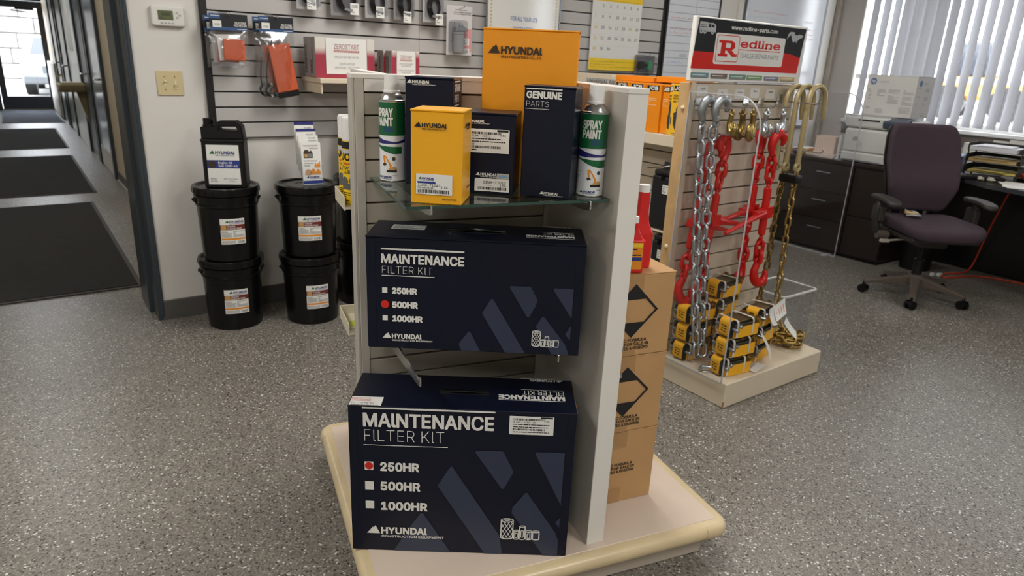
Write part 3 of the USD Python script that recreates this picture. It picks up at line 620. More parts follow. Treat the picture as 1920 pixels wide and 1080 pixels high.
pr = Print(); pr.hyundai(.010, .162, .044, WHITE, 'white_lettering'); pr.hyundai(.31*.126, .0425, .046, WHITE, 'white_lettering'); pr.emit(lb, FRONT(0, -.0012, 0))
sticker(lb, FRONT(.15*.126, -.0016, .514*.184), .75*.126, .29*.184, lambda p: part_label(p, .75*.126, .29*.184, ['#', '11NA - 72011', '~', '~', 'ST', '#', '~'], 9), 'part_label')
def l2(p):
    p.text('11NA-72010', .020, .0185, .006, None, BLACK, 'black_lettering', False); p.bars(.008, .004, .075, .0105); p.text('1 EA', .06, .0125, .005, None, BLACK, 'black_lettering', False); p.lines(.03, .013, .05, .016, 1, GREYP, 'grey_lettering')
sticker(lb, FRONT(.285*.126, -.0016, .032*.184), .645*.126, .165*.184, l2, 'part_label')
sticker(lb, FRONT(.694*.126, -.0016, .20*.184), .232*.126, .066*.184, lambda p: p.poly([(.002, .004), (.012, .0095), (.027, .005), (.02, .003)], LBLUEP, 'picture'), 'hologram_label', M('holo', (176, 178, 164), .25))
gb = goods('filter_box', 'tall navy box lettered GENUINE PARTS at the right of the glass shelf', (.949, 1.280, ZG), -51.3, .116, .09, .248, NAVY)
pr = Print(); w, h = .116, .248
pr.rect(.04*w, .968*h, .745*w, .968*h+.0028); pr.text('GENUINE', .052*w, .893*h, .057*h, .69*w, heavy=.0006); pr.text('PARTS', .05*w, .818*h, .05*h, .45*w, bold=False, heavy=-.0004); pr.rect(.04*w, .797*h, .51*w, .797*h+.0010); pr.hyundai(.42*w, .032*h, .36*w, WHITE, 'white_lettering'); pr.emit(gb, FRONT(0, -.0012, 0))
ob = goods('filter_box', 'tallest amber cardboard filter box standing at the back of the glass shelf', (.951, 1.458, ZG), -42, .228, .12, .37, ORANGEBOX, edge=M('amber_edge', (200, 130, 40), .6))
pr = Print(); pr.hyundai(.017, .313, .125, M('brown_black', (52, 40, 22), .45), 'dark_lettering', 'HEAVY INDUSTRIES CO.,LTD.'); pr.emit(ob, FRONT(0, -.0012, 0))
# spray cans
def excav(pr, x, y, s, n='picture'):
    """orange excavator drawing, s = overall height"""
    pr.poly([(x+.22*s, y+.52*s), (x+.16*s, y+.95*s), (x+.26*s, y+s), (x+.34*s, y+.92*s), (x+.30*s, y+.9*s), (x+.32*s, y+.52*s)], ORANGEP, 'orange_picture')
    pr.poly([(x+.26*s, y+s), (x+.36*s, y+.94*s), (x+.72*s, y+.42*s), (x+.70*s, y+.22*s), (x+.60*s, y+.22*s), (x+.58*s, y+.44*s)], ORANGEP, 'orange_picture')
    pr.poly([(x+.12*s, y+.50*s), (x+.36*s, y+.52*s), (x+.40*s, y+.42*s), (x+.2*s, y+.34*s)], BROWNP, 'dark_picture')
    pr.poly([(x+.52*s, y+.10*s), (x+1.05*s, y+.12*s), (x+1.0*s, y+.3*s), (x+.78*s, y+.32*s), (x+.74*s, y+.24*s), (x+.54*s, y+.22*s)], TANP, 'tan_picture', 1)
    pr.poly(sbox(x+.42*s, y, x+1.0*s, y+.08*s).buffer(.03*s), BLACK, 'dark_picture')
def spray_can(label, loc, rot):
    t = thing('spray_can', label, 'spray can', loc, rot); r = .0315
    obj('body', solid([(r-.001, 0), (r, .002), (r, .191), (r-.0004, .192)], 40), CANW, t)
    obj('shoulder', solid([(r+.0008, .191), (r+.0008, .1945), (r-.002, .196), (r-.0045, .201), (r-.0075, .207), (r-.012, .2105), (r-.0125, .213)], 40), SILVERM, t, label='bare metal shoulder')
    obj('base_rim', solid([(r+.0003, 0), (r+.0006, .0015), (r-.001, .003)], 40), SILVERM, t)
    obj('cap', solid([(.0205, .212), (.0205, .2165), (.0185, .2175), (.0178, .251), (.0165, .2535)], 32), CAPW, t, label='white cap')
    pr = Print(); c = 2*PI*r
    pr.rect(-c/2+.004, .112, c/2-.004, .190, CANG, 'green_print')
    pr.poly([(-.062, .104), (-.03, .109), (0, .1005), (.03, .0965), (.062, .104), (.062, .096), (.03, .0925), (0, .092), (-.03, .0925), (-.062, .093)], NAVYP, 'navy_swoosh')
    pr.poly([(-.045, .090), (-.02, .0875), (.01, .0855), (.045, .085), (.045, .068), (.022, .068), (0, .074), (-.02, .083)], CANG, 'green_print')
    pr.text('SPRAY', -.0235, .1570, .0185, .046, WHITE, 'white_lettering', lay=1, heavy=.0006); pr.text('PAINT', -.0235, .1355, .0185, .046, WHITE, 'white_lettering', lay=1, heavy=.0006)
    pr.text('BLUISH', .000, .1275, .0055, .023, BLUEP, 'blue_lettering', lay=1); pr.text('GREEN', .000, .1205, .0055, .023, BLUEP, 'blue_lettering', lay=1)
    excav(pr, -.010, .024, .040); pr.hyundai(-.020, .0085, .038, NAVYP, 'navy_lettering', 'HEAVY INDUSTRIES CO.,LTD.', GREENP); pr.poly(Point(.024, .056).buffer(.0045), M('badge_dark', (60, 62, 62), .4), 'badge')
    pr.text('420ml', .021, .014, .0028, None, GREYP, 'grey_lettering', False); pr.lines(-.036, .03, -.026, .05, 5, GREYP, 'grey_lettering'); pr.lines(-.034, .055, -.012, .060, 1, M('pale_print', (196, 198, 200), .4), 'pale_print')
    pr.emit(t, np.eye(4), wrap=r); return t
facing = lambda x, y: math.degrees(math.atan2(-x, y))       # turn so that local -y looks at the camera's foot point
p = G(.146, .398, ZG); sc1 = spray_can('green and white paint spray can at the left end of the glass shelf', p, facing(p[0], p[1])-38)
p = G(.5645, .134, ZG); sc2 = spray_can('green and white paint spray can at the right end of the glass shelf', p, facing(p[0], p[1])-8)

# yellow cans in the side tray, tray card below
def ycan(label, loc, rot):
    t = thing('lubricant_can', label, 'spray can', loc, rot); r = .031
    obj('body', solid([(r-.001, 0), (r, .002), (r, .165), (r-.003, .170)], 36), CANY, t)
    obj('cap', solid([(.0295, .168), (.0305, .172), (.0305, .222), (.029, .2265), (.026, .228)], 36), CAPW, t, label='white cap')
    pr = Print(); c = PI*r
    pr.rect(-c+.002, .148, c-.002, .166, BLACK, 'black_band'); pr.rect(-c+.002, .134, c-.002, .146, M('silver_band', (190, 190, 186), .35), 'silver_band')
    pr.text('JOY', -.024, .118, .018, .05, BLACK, 'black_lettering', heavy=.0008); pr.text('super', -.017, .106, .008, .032, RED, 'red_lettering'); pr.text('TOP IN', -.020, .094, .008, .04, BLACK, 'black_lettering'); pr.text('LUBS', -.016, .083, .008, .032, BLACK, 'black_lettering')
    pr.poly(unary_union([Point(-.012, .062).buffer(.012), sbox(-.03, .040, .03, .056), Point(.014, .064).buffer(.011)]), M('engine_grey', (92, 92, 90), .4), 'picture'); pr.lines(-.026, .008, .028, .034, 5, BLACK, 'small_print')
    pr.emit(t, np.eye(4), wrap=r); return t
p = G(.0785, .624, 1.0065); ycan('yellow lubricant can with white cap in the side tray, the further one', p, facing(*p[:2])-30)
p = G(.0785, .558, 1.0065); ycan('yellow lubricant can with white cap in the side tray, half hidden by the post', p, facing(*p[:2])-34)
tc = thing('hang_tag_card', 'lime green card lying in the lower side tray of the stand', 'card', G(.046, .54, .6464), GA)
obj('card', bx(0, .085, 0, .05, 0, .004), M('lime_card', (186, 190, 70), .5), tc); obj('white_strip', bx(0, .085, -.004, 0, 0, .0045), PAPER, tc)

# ---- cartons and bottles right of the wing
def kraft_box(label, z, lit, seed):
    t = thing('kraft_carton', label, 'carton', G(.655, .193, z), GA); w, d, h = .239, .19, .2425
    obj('body', bx(0, w, 0, d, 0, h-.0035, .002), KRAFT, t)
    obj('flap', bx(-.0008, w/2-.0, -.0008, d+.001, h-.0035, h-.0003, .001), KRAFT, t); obj('flap', bx(w/2+.0015, w+.0008, -.0008, d+.001, h-.0035, h-.0003, .001), KRAFT, t)
    obj('packing_tape', [bx(w/2-.034, w/2+.016, .0, d, h-.0004, h), bx(w/2-.034, w/2+.016, -.0013, -.0002, h-.052, h)], TAPE, t, False); obj('packing_tape', bx(w/2-.04, w/2+.01, -.0013, -.0002, .001, .05), TAPE, t, False)
    pr = Print(); cx = .111
    if lit:
        cz = .136 if z > .5 else .131; R_ = .079; dm = Polygon([(cx, cz+R_), (cx+R_, cz), (cx, cz-R_), (cx-R_, cz)]); inn = Polygon([(cx, cz+R_-.009), (cx+R_-.009, cz), (cx, cz-R_+.009), (cx-R_+.009, cz)])
        g = dm.difference(inn.intersection(sbox(cx-.1, cz-.034, cx+.1, cz+.034))); pr.poly(g, BLACK, 'black_diamond')
    x0 = .040
    ty = .028 if lit else .112
    pr.text('VOC FORMULA', x0+.030, ty+.0165, .0088, .092, BLACK, 'black_lettering'); pr.text('PROHIBITED FOR SALE IN', x0-.030, ty+.0045, .0088, .160, BLACK, 'black_lettering'); pr.text('STATES & REGIONS', x0+.022, ty-.0075, .0088, .108, BLACK, 'black_lettering')
    pr.emit(t, FRONT(0, -.0014 if lit else -.001, 0)); return t
kraft_box('bottom kraft carton of the stack on the stand base, no diamond mark', .1302, False, 1)
kraft_box('middle kraft carton of the stack, printed with a black diamond', .3735, True, 2)
kraft_box('top kraft carton of the stack, with red bottles standing on it', .6168, True, 3)
def bottle(name, label, loc, rot, tall):
    t = thing(name, label, 'bottle', loc, rot)
    if tall:
        o = sbox(-.0325, -.024, .0325, .024).buffer(-.012).buffer(.012)
        P = []
        def ring(s, z): q = np.array(affinity.scale(o, s[0], s[1], origin=(0, 0)).buffer(0).exterior.coords)[:-1]; return np.c_[q, np.full(len(q), z)]
        lv = [((.93, .93), 0), ((1, 1), .004), ((1, 1), .094), ((.97, .97), .101), ((.80, .86), .113), ((.62, .72), .126), ((.52, .66), .142), ((.47, .62), .16), ((.44, .60), .212)]
        rings = [ring(*l) for l in lv]; n = len(rings[0]); V = np.vstack(rings+[[[0, 0, 0]], [[0, 0, .212]]]); f = []
        for i in range(len(rings)-1):
            for j in range(n):
                k = (j+1) % n; f += [[i*n+j, i*n+k, (i+1)*n+k], [i*n+j, (i+1)*n+k, (i+1)*n+j]]
        q = len(V)
        for j in range(n): k = (j+1) % n; f += [[q-2, k, j], [q-1, (len(rings)-1)*n+j, (len(rings)-1)*n+k]]
        obj('body', trimesh.Trimesh(V, f, process=True), REDPL, t, 50)
        obj('cap', solid([(.0165, .211), (.0165, .228), (.0155, .2305)], 28), CAPW, t, label='white screw cap')
    else:
        o = sbox(-.034, -.022, .034, .022).buffer(-.010).buffer(.010)
        obj('body', [soft(o, 0, .094, .006), trimesh.Trimesh(*hull(np.vstack([np.c_[np.array(o.buffer(-.004).exterior.coords), np.full(len(o.buffer(-.004).exterior.coords), .09)], np.c_[np.array(affinity.scale(o, .45, .62).exterior.coords), np.full(len(o.exterior.coords), .118)]])), process=False), solid([(.013, .118), (.0125, .138), (.012, .139)], 24)], REDPL, t, 50)
        obj('cap', solid([(.0145, .137), (.0145, .152), (.0135, .154)], 24), CAPW, t, label='white screw cap')
        pr = Print(); pr.rect(-.027, .012, .027, .086, ORANGEP, 'orange_label'); pr.rect(-.026, .074, .026, .085, YELLOWP, 'yellow_band', 1); pr.rect(-.026, .036, .026, .046, BLUEP, 'blue_band', 1); pr.lines(-.022, .048, .022, .072, 3, BLACK, 'black_lettering', 1, 12); pr.lines(-.024, .014, .024, .033, 3, RED, 'red_lettering', 1); pr.emit(t, FRONT(0, -.0222, 0))
    return t
ZC = .8595
bottle('treatment_bottle', 'tall red bottle with white cap on the top kraft carton', G(.806, .262, ZC), GA-12, True)
bottle('treatment_bottle', 'short red bottle with an orange label beside the tall red bottle', G(.757, .2235, ZC), GA-16, False)

# ================================================================== oil pails, jugs and brochures by the back wall
def pail():
    t = thing('oil_pail', 'x', 'pail', (0, 0, 0), 0)
    b, r, H = .134, .146, .355
    rr = lambda z: b+(r-b)*z/H
    prof = [(b-.004, 0), (b, .005)]+[(rr(z), z) for z in (.1, .2, .270)]+[(rr(.275)+.006, .2755), (rr(.28)+.006, .284), (rr(.285), .2855), (rr(.315), .3145), (rr(.32)+.008, .3155), (rr(.325)+.008, .326), (rr(.335), .328), (rr(.352), .352)]
    obj('bucket', solid(prof, 56), BPLASTIC, t, 30)
    lid = [(r+.002, .333), (r+.011, .334), (r+.0125, .338), (r+.0125, .362), (r+.010, .3685), (r+.003, .3700), (r-.004, .3685), (r-.007, .363), (r-.010, .3605), (r-.035, .3605), (r-.038, .363), (.06, .363), (.058, .361), (.001, .361)]
    obj('lid', lathe([(.10, .333)]+lid, 56), BPLASTIC, t, 30)
    obj('lid_rib', [mv(bx(-.0035, .0035, -(r+.0142), -(r+.011), .339, .361), rz=a) for a in range(0, 360, 15)], BPLASTIC, t, False, kind='stuff')
    for sx in (-1, 1):
        obj('handle_ear', [bx(sx*(r+.001)-.008, sx*(r+.001)+.008, -.018, .018, .287, .314, .004), cyl((sx*(r+.004), 0, .300), (sx*(r+.016), 0, .300), .007, 12)], BPLASTIC, t)
    a = np.linspace(0, PI, 30); obj('wire_bail', tube(np.c_[-(r+.012+.012*np.sin(a))*np.cos(a), .02+np.sin(a)*.128, .300-.060*np.sin(a)], .0016, 6), STEEL, t, label='thin steel wire bail')
    # curved paper label
    pr = Print(); w, z0, z1 = .116, .094, .222
    pr.rect(-w/2, z0, w/2, z1, PAPER, 'paper_label'); pr.hyundai(-.032, z1-.020, .085, NAVYP, 'navy_lettering', 'HEAVY INDUSTRIES CO.,LTD.', GREENP, 1)
    pr.rect(-w/2, z1-.055, w/2, z1-.030, MAROON, 'maroon_band', 1); pr.rect(-w/2+.003, z1-.054, -w/2+.028, z1-.031, TANP, 'picture', 2); pr.text('Tractor', -.026, z1-.041, .008, None, WHITE, 'white_lettering', True, 2); pr.text('Hydraulic Fluid', -.026, z1-.052, .008, .066, WHITE, 'white_lettering', True, 2)
    pr.lines(-w/2+.004, z0+.035, -.006, z1-.060, 7, GREYP, 'small_print', 1, 4); pr.lines(0, z0+.035, w/2-.004, z1-.060, 7, GREYP, 'small_print', 1, 5)
    pr.rect(-w/2+.002, z0+.022, w/2-.002, z0+.031, ORANGEP, 'orange_band', 1); pr.lines(-w/2+.004, z0+.004, .01, z0+.018, 3, GREYP, 'small_print', 1, 6); pr.bars(.018, z0+.004, .052, z0+.017, GREYP, 1)
    pr.emit(t, np.eye(4), wrap=.1425); return t
P0 = pail(); PX = [((.835, 3.615), (.838, 3.60)), ((1.211, 3.494), (1.215, 3.50)), ((1.575, 3.62), (1.58, 3.625))]
labs = [('lower black oil pail on the floor in the left stack', 'upper black oil pail in the left stack, carrying the oil jug'), ('lower black oil pail on the floor in the middle stack, pen mark on its label', 'upper black oil pail in the middle stack, carrying the brochure holder'), ('lower black oil pail on the floor behind the display stand', 'upper black oil pail half hidden behind the display stand')]
def place(prim_path, loc, rot):
    x = UsdGeom.Xform.Get(stage, prim_path); o = x.GetOrderedXformOps(); o[0].Set(Gf.Vec3d(*map(float, loc))); o[1].Set(float(rot))
PH = .3703; first = True
for c in range(3):
    for l in range(2):
        x, y = PX[c][l]; rot = facing(x, y)+((4, 6), (12, 2), (6, 2))[c][l]; loc = (x, y, l*PH)
        if first:
            place(P0, loc, rot); pp = stage.GetPrimAtPath(P0); keys(pp, labs[c][l], None, 'stacked oil pails'); first = False
        else: dup(P0, labs[c][l], loc, rot, 'stacked oil pails')
ZP = 2*PH-.0072
def jug(label, loc, rot):
    t = thing('oil_jug', label, 'jug', loc, rot); w, d = .098, .062
    o = sbox(-w, -d, w, d).buffer(-.02).buffer(.02, quad_segs=6)
    obj('body', [soft(o, 0, .232, .010), soft(o.buffer(.0035), .222, .234, .003)], BPLASTIC2, t, 40)
    up = Polygon([(-.097, .232), (-.097, .290), (-.034, .292), (-.014, .318), (.066, .320), (.092, .296), (.098, .232)], [[(-.010, .292), (.064, .294), (.072, .274), (-.013, .279)]]).buffer(-.004).buffer(.004, quad_segs=4)
    obj('handle_shoulder', [mv(slab(up, -.034, .034), rx=90), mv(slab(up.buffer(-.007), -.042, .042), rx=90)], BPLASTIC2, t, 40)
    obj('neck_collar', mv(solid([(.027, .286), (.027, .298), (.022, .302)], 24), -.066, 0, 0), BPLASTIC2, t, 40); obj('screw_cap', mv(solid([(.024, .300), (.024, .326), (.021, .329)], 24), -.066, 0, 0), BPLASTIC, t)
    def fill(p):
        W, H = .148, .190
        p.hyundai(.016, H-.044, .112, NAVYP, 'navy_lettering', 'HEAVY INDUSTRIES CO.,LTD.', GREENP); p.rect(0, H-.112, W, H-.073, BLUEP, 'blue_band'); p.poly(Point(.022, H-.093).buffer(.018), BROWNP, 'picture', 1)
        p.text('Engine Oil', .050, H-.090, .010, None, WHITE, 'white_lettering', True, 1); p.text('SAE 15W-40', .050, H-.105, .010, None, WHITE, 'white_lettering', True, 1)
        p.text('MADE', .010, .024, .007, None, GREYP, 'grey_lettering'); p.text('IN USA', .010, .012, .007, None, GREYP, 'grey_lettering'); p.text('Net 1 US Gallon', .070, .024, .007, .066, GREYP, 'grey_lettering', False); p.text('3.785 L', .092, .012, .007, None, GREYP, 'grey_lettering', False)
    sticker(t, FRONT(-.074, -d-.0004, .020), .148, .190, fill, 'front_label'); return t
x, y = PX[0][1]; jug('black one gallon engine oil jug standing on the left pail stack', (x+.005, y-.03, ZP), facing(x, y)-12)
x, y = PX[2][1]; jug('black oil jug on the far pail stack, mostly hidden by the stand post', (x, y, ZP), facing(x, y)-10)
x, y = PX[1][1]; bh = thing('brochure_holder', 'clear tiered holder of lubricant brochures on the middle pail stack', 'brochure holder', (x+.016, y-.06, ZP), facing(x, y)+15)
W_ = .1
for i in range(4):
    y0, z0 = .0+i*.036, .004+i*.030
    obj('holder_tier', [bx(-W_/2-.003, W_/2+.003, y0-.002, y0, z0-.004, z0+.10), bx(-W_/2-.003, -W_/2-.001, y0, y0+.034, 0, z0+.12), bx(W_/2+.001, W_/2+.003, y0, y0+.034, 0, z0+.12)], ACRY, bh, False)
    b = obj('brochure', mv(bx(-W_/2, W_/2, 0, .012, 0, .212), 0, y0+.006, z0, rx=-7), PAPER, bh, False)
    F = frame((-W_/2, y0+.0055, z0), (1, 0, 0), (0, math.sin(rad(7)), math.cos(rad(7)))); pr = Print()
    if i == 0:
        pr.text('Genuine Hyundai', .014, .192, .008, .072, GREYP, 'grey_lettering', False); pr.text('Lubricants', .042, .179, .008, .045, GREYP, 'grey_lettering', False)
        pr.poly([(.012, .134), (.012, .166), (.02, .176), (.036, .174), (.040, .166), (.050, .172), (.058, .160), (.058, .134)], BROWNP, 'picture'); pr.rect(.016, .138, .031, .154, TANP, 'picture_detail', 1); pr.rect(.035, .138, .054, .156, GREYP, 'picture_detail', 1)
        for k, s_ in enumerate(('Performance', 'Protection', 'Value')): pr.text(s_, .010, .116-k*.012, .008, None, GREYP, 'grey_lettering', False)
        pr.poly([(.062, .086), (.068, .114), (.074, .1), (.092, .116), (.092, .086)], ORANGEP, 'orange_picture'); pr.poly(affinity.scale(Point(.03, .062).buffer(.016), 1.1, 1), M('skin_print', (196, 150, 120), .5), 'picture_detail'); pr.poly(unary_union([sbox(.038, .052, .092, .066), Point(.055, .07).buffer(.009), Point(.08, .069).buffer(.008)]), ORANGEP, 'orange_picture'); pr.rect(.01, .05, .092, .054, TANP, 'tan_picture', 1)
        pr.hyundai(.020, .034, .064, NAVYP, 'navy_lettering', 'CONSTRUCTION EQUIPMENT'); pr.rect(.0, .004, .1, .020, BLUEP, 'blue_band')
    else:
        if i > 1: pr.rect(0, .198, .1, .212, NAVYP, 'navy_band')
        pr.text('Hyundai', .05, .180 if i > 1 else .196, .008, .036, GREYP, 'grey_lettering', False)
        if i == 1: pr.text('Lubricants', .05, .183, .008, .042, GREYP, 'grey_lettering', False)
    pr.emit(bh, F)

# ================================================================== goods on the slatwall
YS = YB-.022
def peg(t, x, z, L, back):
    """chrome peg from the slat face (back) out to -L"""
    obj('peg_hook', [tube([(x, back, z), (x, (back-L)/2, z), (x, -L+.01, z), (x, -L, z+.003), (x, -L-.004, z+.014)], .0026, 8), bx(x-.02, x+.02, back-.004, back+.001, z-.012, z+.02)], CHROME, t)
def hang_bag(label, x0, x1, ztop, zh, zb, y, kind, seed):
    cx = (x0+x1)/2; t = thing('hang_bag', label, 'hang bag', (cx, y, 0), 0); w = (x1-x0)/2
    hd = M('bag_header_black', (30, 30, 36), .4); hb = M('bag_header_blue', (52, 84, 130), .4)
    obj('header_card', [bx(-w, w, -.004, .0, zh, ztop, .0008)], hd, t, False)
    pr = Print(); pr.rect(-w, zh, w, zh+.014, hb, 'blue_band'); pr.rect(-w, zh+.05, -w+.05, ztop, hb, 'blue_band'); pr.text('SILICONE', w-.062, zh+.030, .010, .054, WHITE, 'white_lettering'); pr.text('PAD HEATER', w-.066, zh+.018, .010, .060, WHITE, 'white_lettering'); pr.lines(w-.052, zh+.004, w-.006, zh+.010, 1, WHITE, 'white_lettering', 1, 6)
    pr.lines(-w+.008, ztop-.014, -w+.048, ztop-.006, 1, WHITE, 'white_lettering', 1, 3); pr.rect(-w+.014, zh+.012, -w+.054, zh+.042, PAPER, 'price_label', 2); pr.bars(-w+.022, zh+.018, -w+.046, zh+.030, GREYP, 3)
    pr.emit(t, FRONT(0, -.0042, 0))
    if kind == 'square':
        obj('heater_pad', mv(bx(-.05, .05, -.007, .007, -.049, .049, .003), .012, -.016, (zh+zb)/2-.008, ry=1), SILI, t, label='orange silicone pad')
        obj('white_sheet', mv(bx(-.058, .05, -.001, .001, -.06, .06), .0, .0, (zh+zb)/2+.004, ry=-3), PAPER, t)
    else:
        obj('heater_pad', mv(bx(-.054, .054, -.006, .006, -.115, .115, .003), .020, -.016, 1.298, ry=-9.5), SILI, t, label='orange silicone pad')
        obj('pad_tail', mv(bx(-.054, .054, -.005, .005, -.014, .014, .002), .0415, -.014, 1.170, ry=-9.5), BPLASTIC2, t)
        obj('cable_coil', [tube(np.c_[.028*np.cos(a)-.045, np.full(40, -.014+.004*k), 1.185+.028*np.sin(a)+.004*k], .0032, 6, closed=True) for k in range(3) for a in [np.linspace(0, 2*PI, 41)[:-1]]]+[tube(spline([(-.062, -.014, 1.2), (-.066, -.014, 1.28), (-.05, -.014, 1.36), (-.03, -.012, 1.43)], 16), .0032, 6)], BPLASTIC, t)
    # pillow bag
    nx, nz = 11, 15; X, Z = np.meshgrid(np.linspace(-w*.97, w*.97, nx), np.linspace(zb, zh+.002, nz)); e = np.clip(1-np.abs(X/(w*.97))**3, 0, 1)*np.clip(1-(np.abs(Z-(zh+zb)/2)/((zh-zb)/2))**4, 0, 1)
    N = meshkit.noise(np.stack([X*40, Z*40, X*0+seed], -1)); F_ = np.stack([X, -.004-.024*e-.006*e*N, Z], -1).reshape(-1, 3); B_ = np.stack([X, .001+.006*e, Z], -1).reshape(-1, 3); f = []
    for i in range(nz-1):
        for j in range(nx-1): a = i*nx+j; f += [[a, a+1, a+nx+1], [a, a+nx+1, a+nx]]
    f = np.array(f); obj('clear_bag', trimesh.Trimesh(np.vstack([F_, B_]), np.vstack([f, f[:, ::-1]+len(F_)]), process=False), BAGC, t, True)
    return t
a = hang_bag('bagged square orange silicone heater pad hanging in front on the slatwall', .852, 1.030, 1.540, 1.466, 1.302, 3.70, 'square', 1); peg(a, 0, 1.532, .02, .098)
a = hang_bag('bagged square orange silicone heater pad hanging behind the front one', .835, 1.012, 1.530, 1.458, 1.29, 3.745, 'square', 2); peg(a, .02, 1.524, .0, .053)
a = hang_bag('long bagged orange silicone heater pad with black cable hanging in front on the slatwall', 1.082, 1.256, 1.542, 1.470, 1.146, 3.70, 'long', 3); peg(a, 0, 1.534, .02, .098)
a = hang_bag('long bagged orange silicone heater pad hanging behind the front one', 1.066, 1.240, 1.538, 1.466, 1.15, 3.745, 'long', 4); peg(a, .016, 1.53, .0, .053)
def coil_pack(label, x0, x1, zb, sx, sz, dark, seed):
    cx, w = (x0+x1)/2, (x1-x0)/2; t = thing('blister_pack', label, 'blister pack', (cx, 3.735, zb), 0); H = .22
    obj('backing_card', bx(-w, w, 0, .002, 0, H), M('card_grey', (150, 148, 146), .5) if dark else M('card_pale', (190, 188, 186), .5), t, False)
    R = random.Random(seed); K = []
    for k in range(5):
        rx_, rz_ = w*.62-.004*k, .062-.003*k; a = np.linspace(0, 2*PI, 37)[:-1]; K.append(tube(np.c_[rx_*np.cos(a), -.010-.004*k+.002*np.sin(3*a), .085+rz_*np.sin(a)], .004, 6, closed=True))
    obj('black_hose_coil', K, BPLASTIC, t); obj('steel_fitting', [cyl((-.02, -.03, .035), (.012, -.03, .028), .008, 12), cyl((.012, -.03, .028), (.022, -.03, .026), .011, 6)], STEEL, t)
    o = sbox(-w*.9, .012, w*.9, H-.03).buffer(-.02).buffer(.02); obj('blister', mv(soft(o, 0, .034, .012), 0, -.001, 0, rx=90), BLIS, t, 40)
    pr = Print(); pr.rect(sx-cx-.024, sz-zb-.028, sx-cx+.024, sz-zb+.03, PAPER, 'price_label'); pr.bars(sx-cx-.018, sz-zb+.006, sx-cx+.018, sz-zb+.022, GREYP, 1); pr.lines(sx-cx-.018, sz-zb-.02, sx-cx+.018, sz-zb, 2, GREYP, 'grey_lettering', 1); pr.emit(t, FRONT(0, -.0355, 0))
    peg(t, 0, H-.015, .06, .063); return t
for i, (x0, x1, zb, sx, sz, n) in enumerate([(1.292, 1.418, 1.590, 1.358, 1.618, 'leftmost'), (1.474, 1.640, 1.572, 1.592, 1.607, 'second from the left'), (1.668, 1.802, 1.572, 1.740, 1.602, 'middle one of five'), (1.838, 1.962, 1.574, 1.905, 1.588, 'second from the right'), (2.022, 2.150, 1.572, 2.108, 1.588, 'rightmost, beside the filter head pack')]):
    coil_pack('blister pack of coiled black hose on the slatwall, '+n, x0, x1, zb, sx, sz, i % 2, i)
fp = thing('filter_head_pack', 'blister card with a grey fuel filter head hanging beside the hose packs', 'blister pack', (2.265, 3.735, 1.40), 0)
obj('backing_card', bx(-.088, .088, 0, .002, 0, .276), M('card_white_grey', (206, 202, 200), .5), fp, False)
pr = Print(); pr.rect(.022, .02, .086, .15, PINKP, 'pink_print'); pr.lines(-.04, .225, .08, .245, 2, GREYP, 'grey_lettering', seed=4); pr.lines(-.03, .248, .05, .258, 1, GREYP, 'grey_lettering', seed=9); pr.rect(.024, .058, .070, .098, PAPER, 'price_label', 1); pr.rect(.032, .008, .072, .040, PAPER, 'price_label', 1); pr.bars(.036, .014, .066, .028, GREYP, 2); pr.lines(.03, .062, .064, .09, 2, GREYP, 'grey_lettering', 2); pr.emit(fp, FRONT(0, -.0004, 0))
obj('filter_cylinder', [mv(solid([(.030, .015), (.033, .02), (.033, .115), (.036, .118), (.036, .128), (.03, .13)], 28), -.025, -.036, 0)], M('grey_plastic', (160, 162, 160), .35), fp)
obj('filter_head', [rb(-.055, .012, -.06, -.015, .13, .158, .006), cyl((.0, -.036, .145), (.03, -.036, .145), .009, 12), cyl((-.048, -.036, .155), (-.048, -.036, .182), .008, 12), cyl((-.01, -.036, .155), (-.01, -.036, .17), .012, 12)], GALV, fp)
obj('blister', mv(soft(sbox(-.080, .006, .020, .195).buffer(-.02).buffer(.02), 0, .074, .015), 0, -.001, 0, rx=90), BLIS, fp, 40); peg(fp, 0, .262, .05, .063)
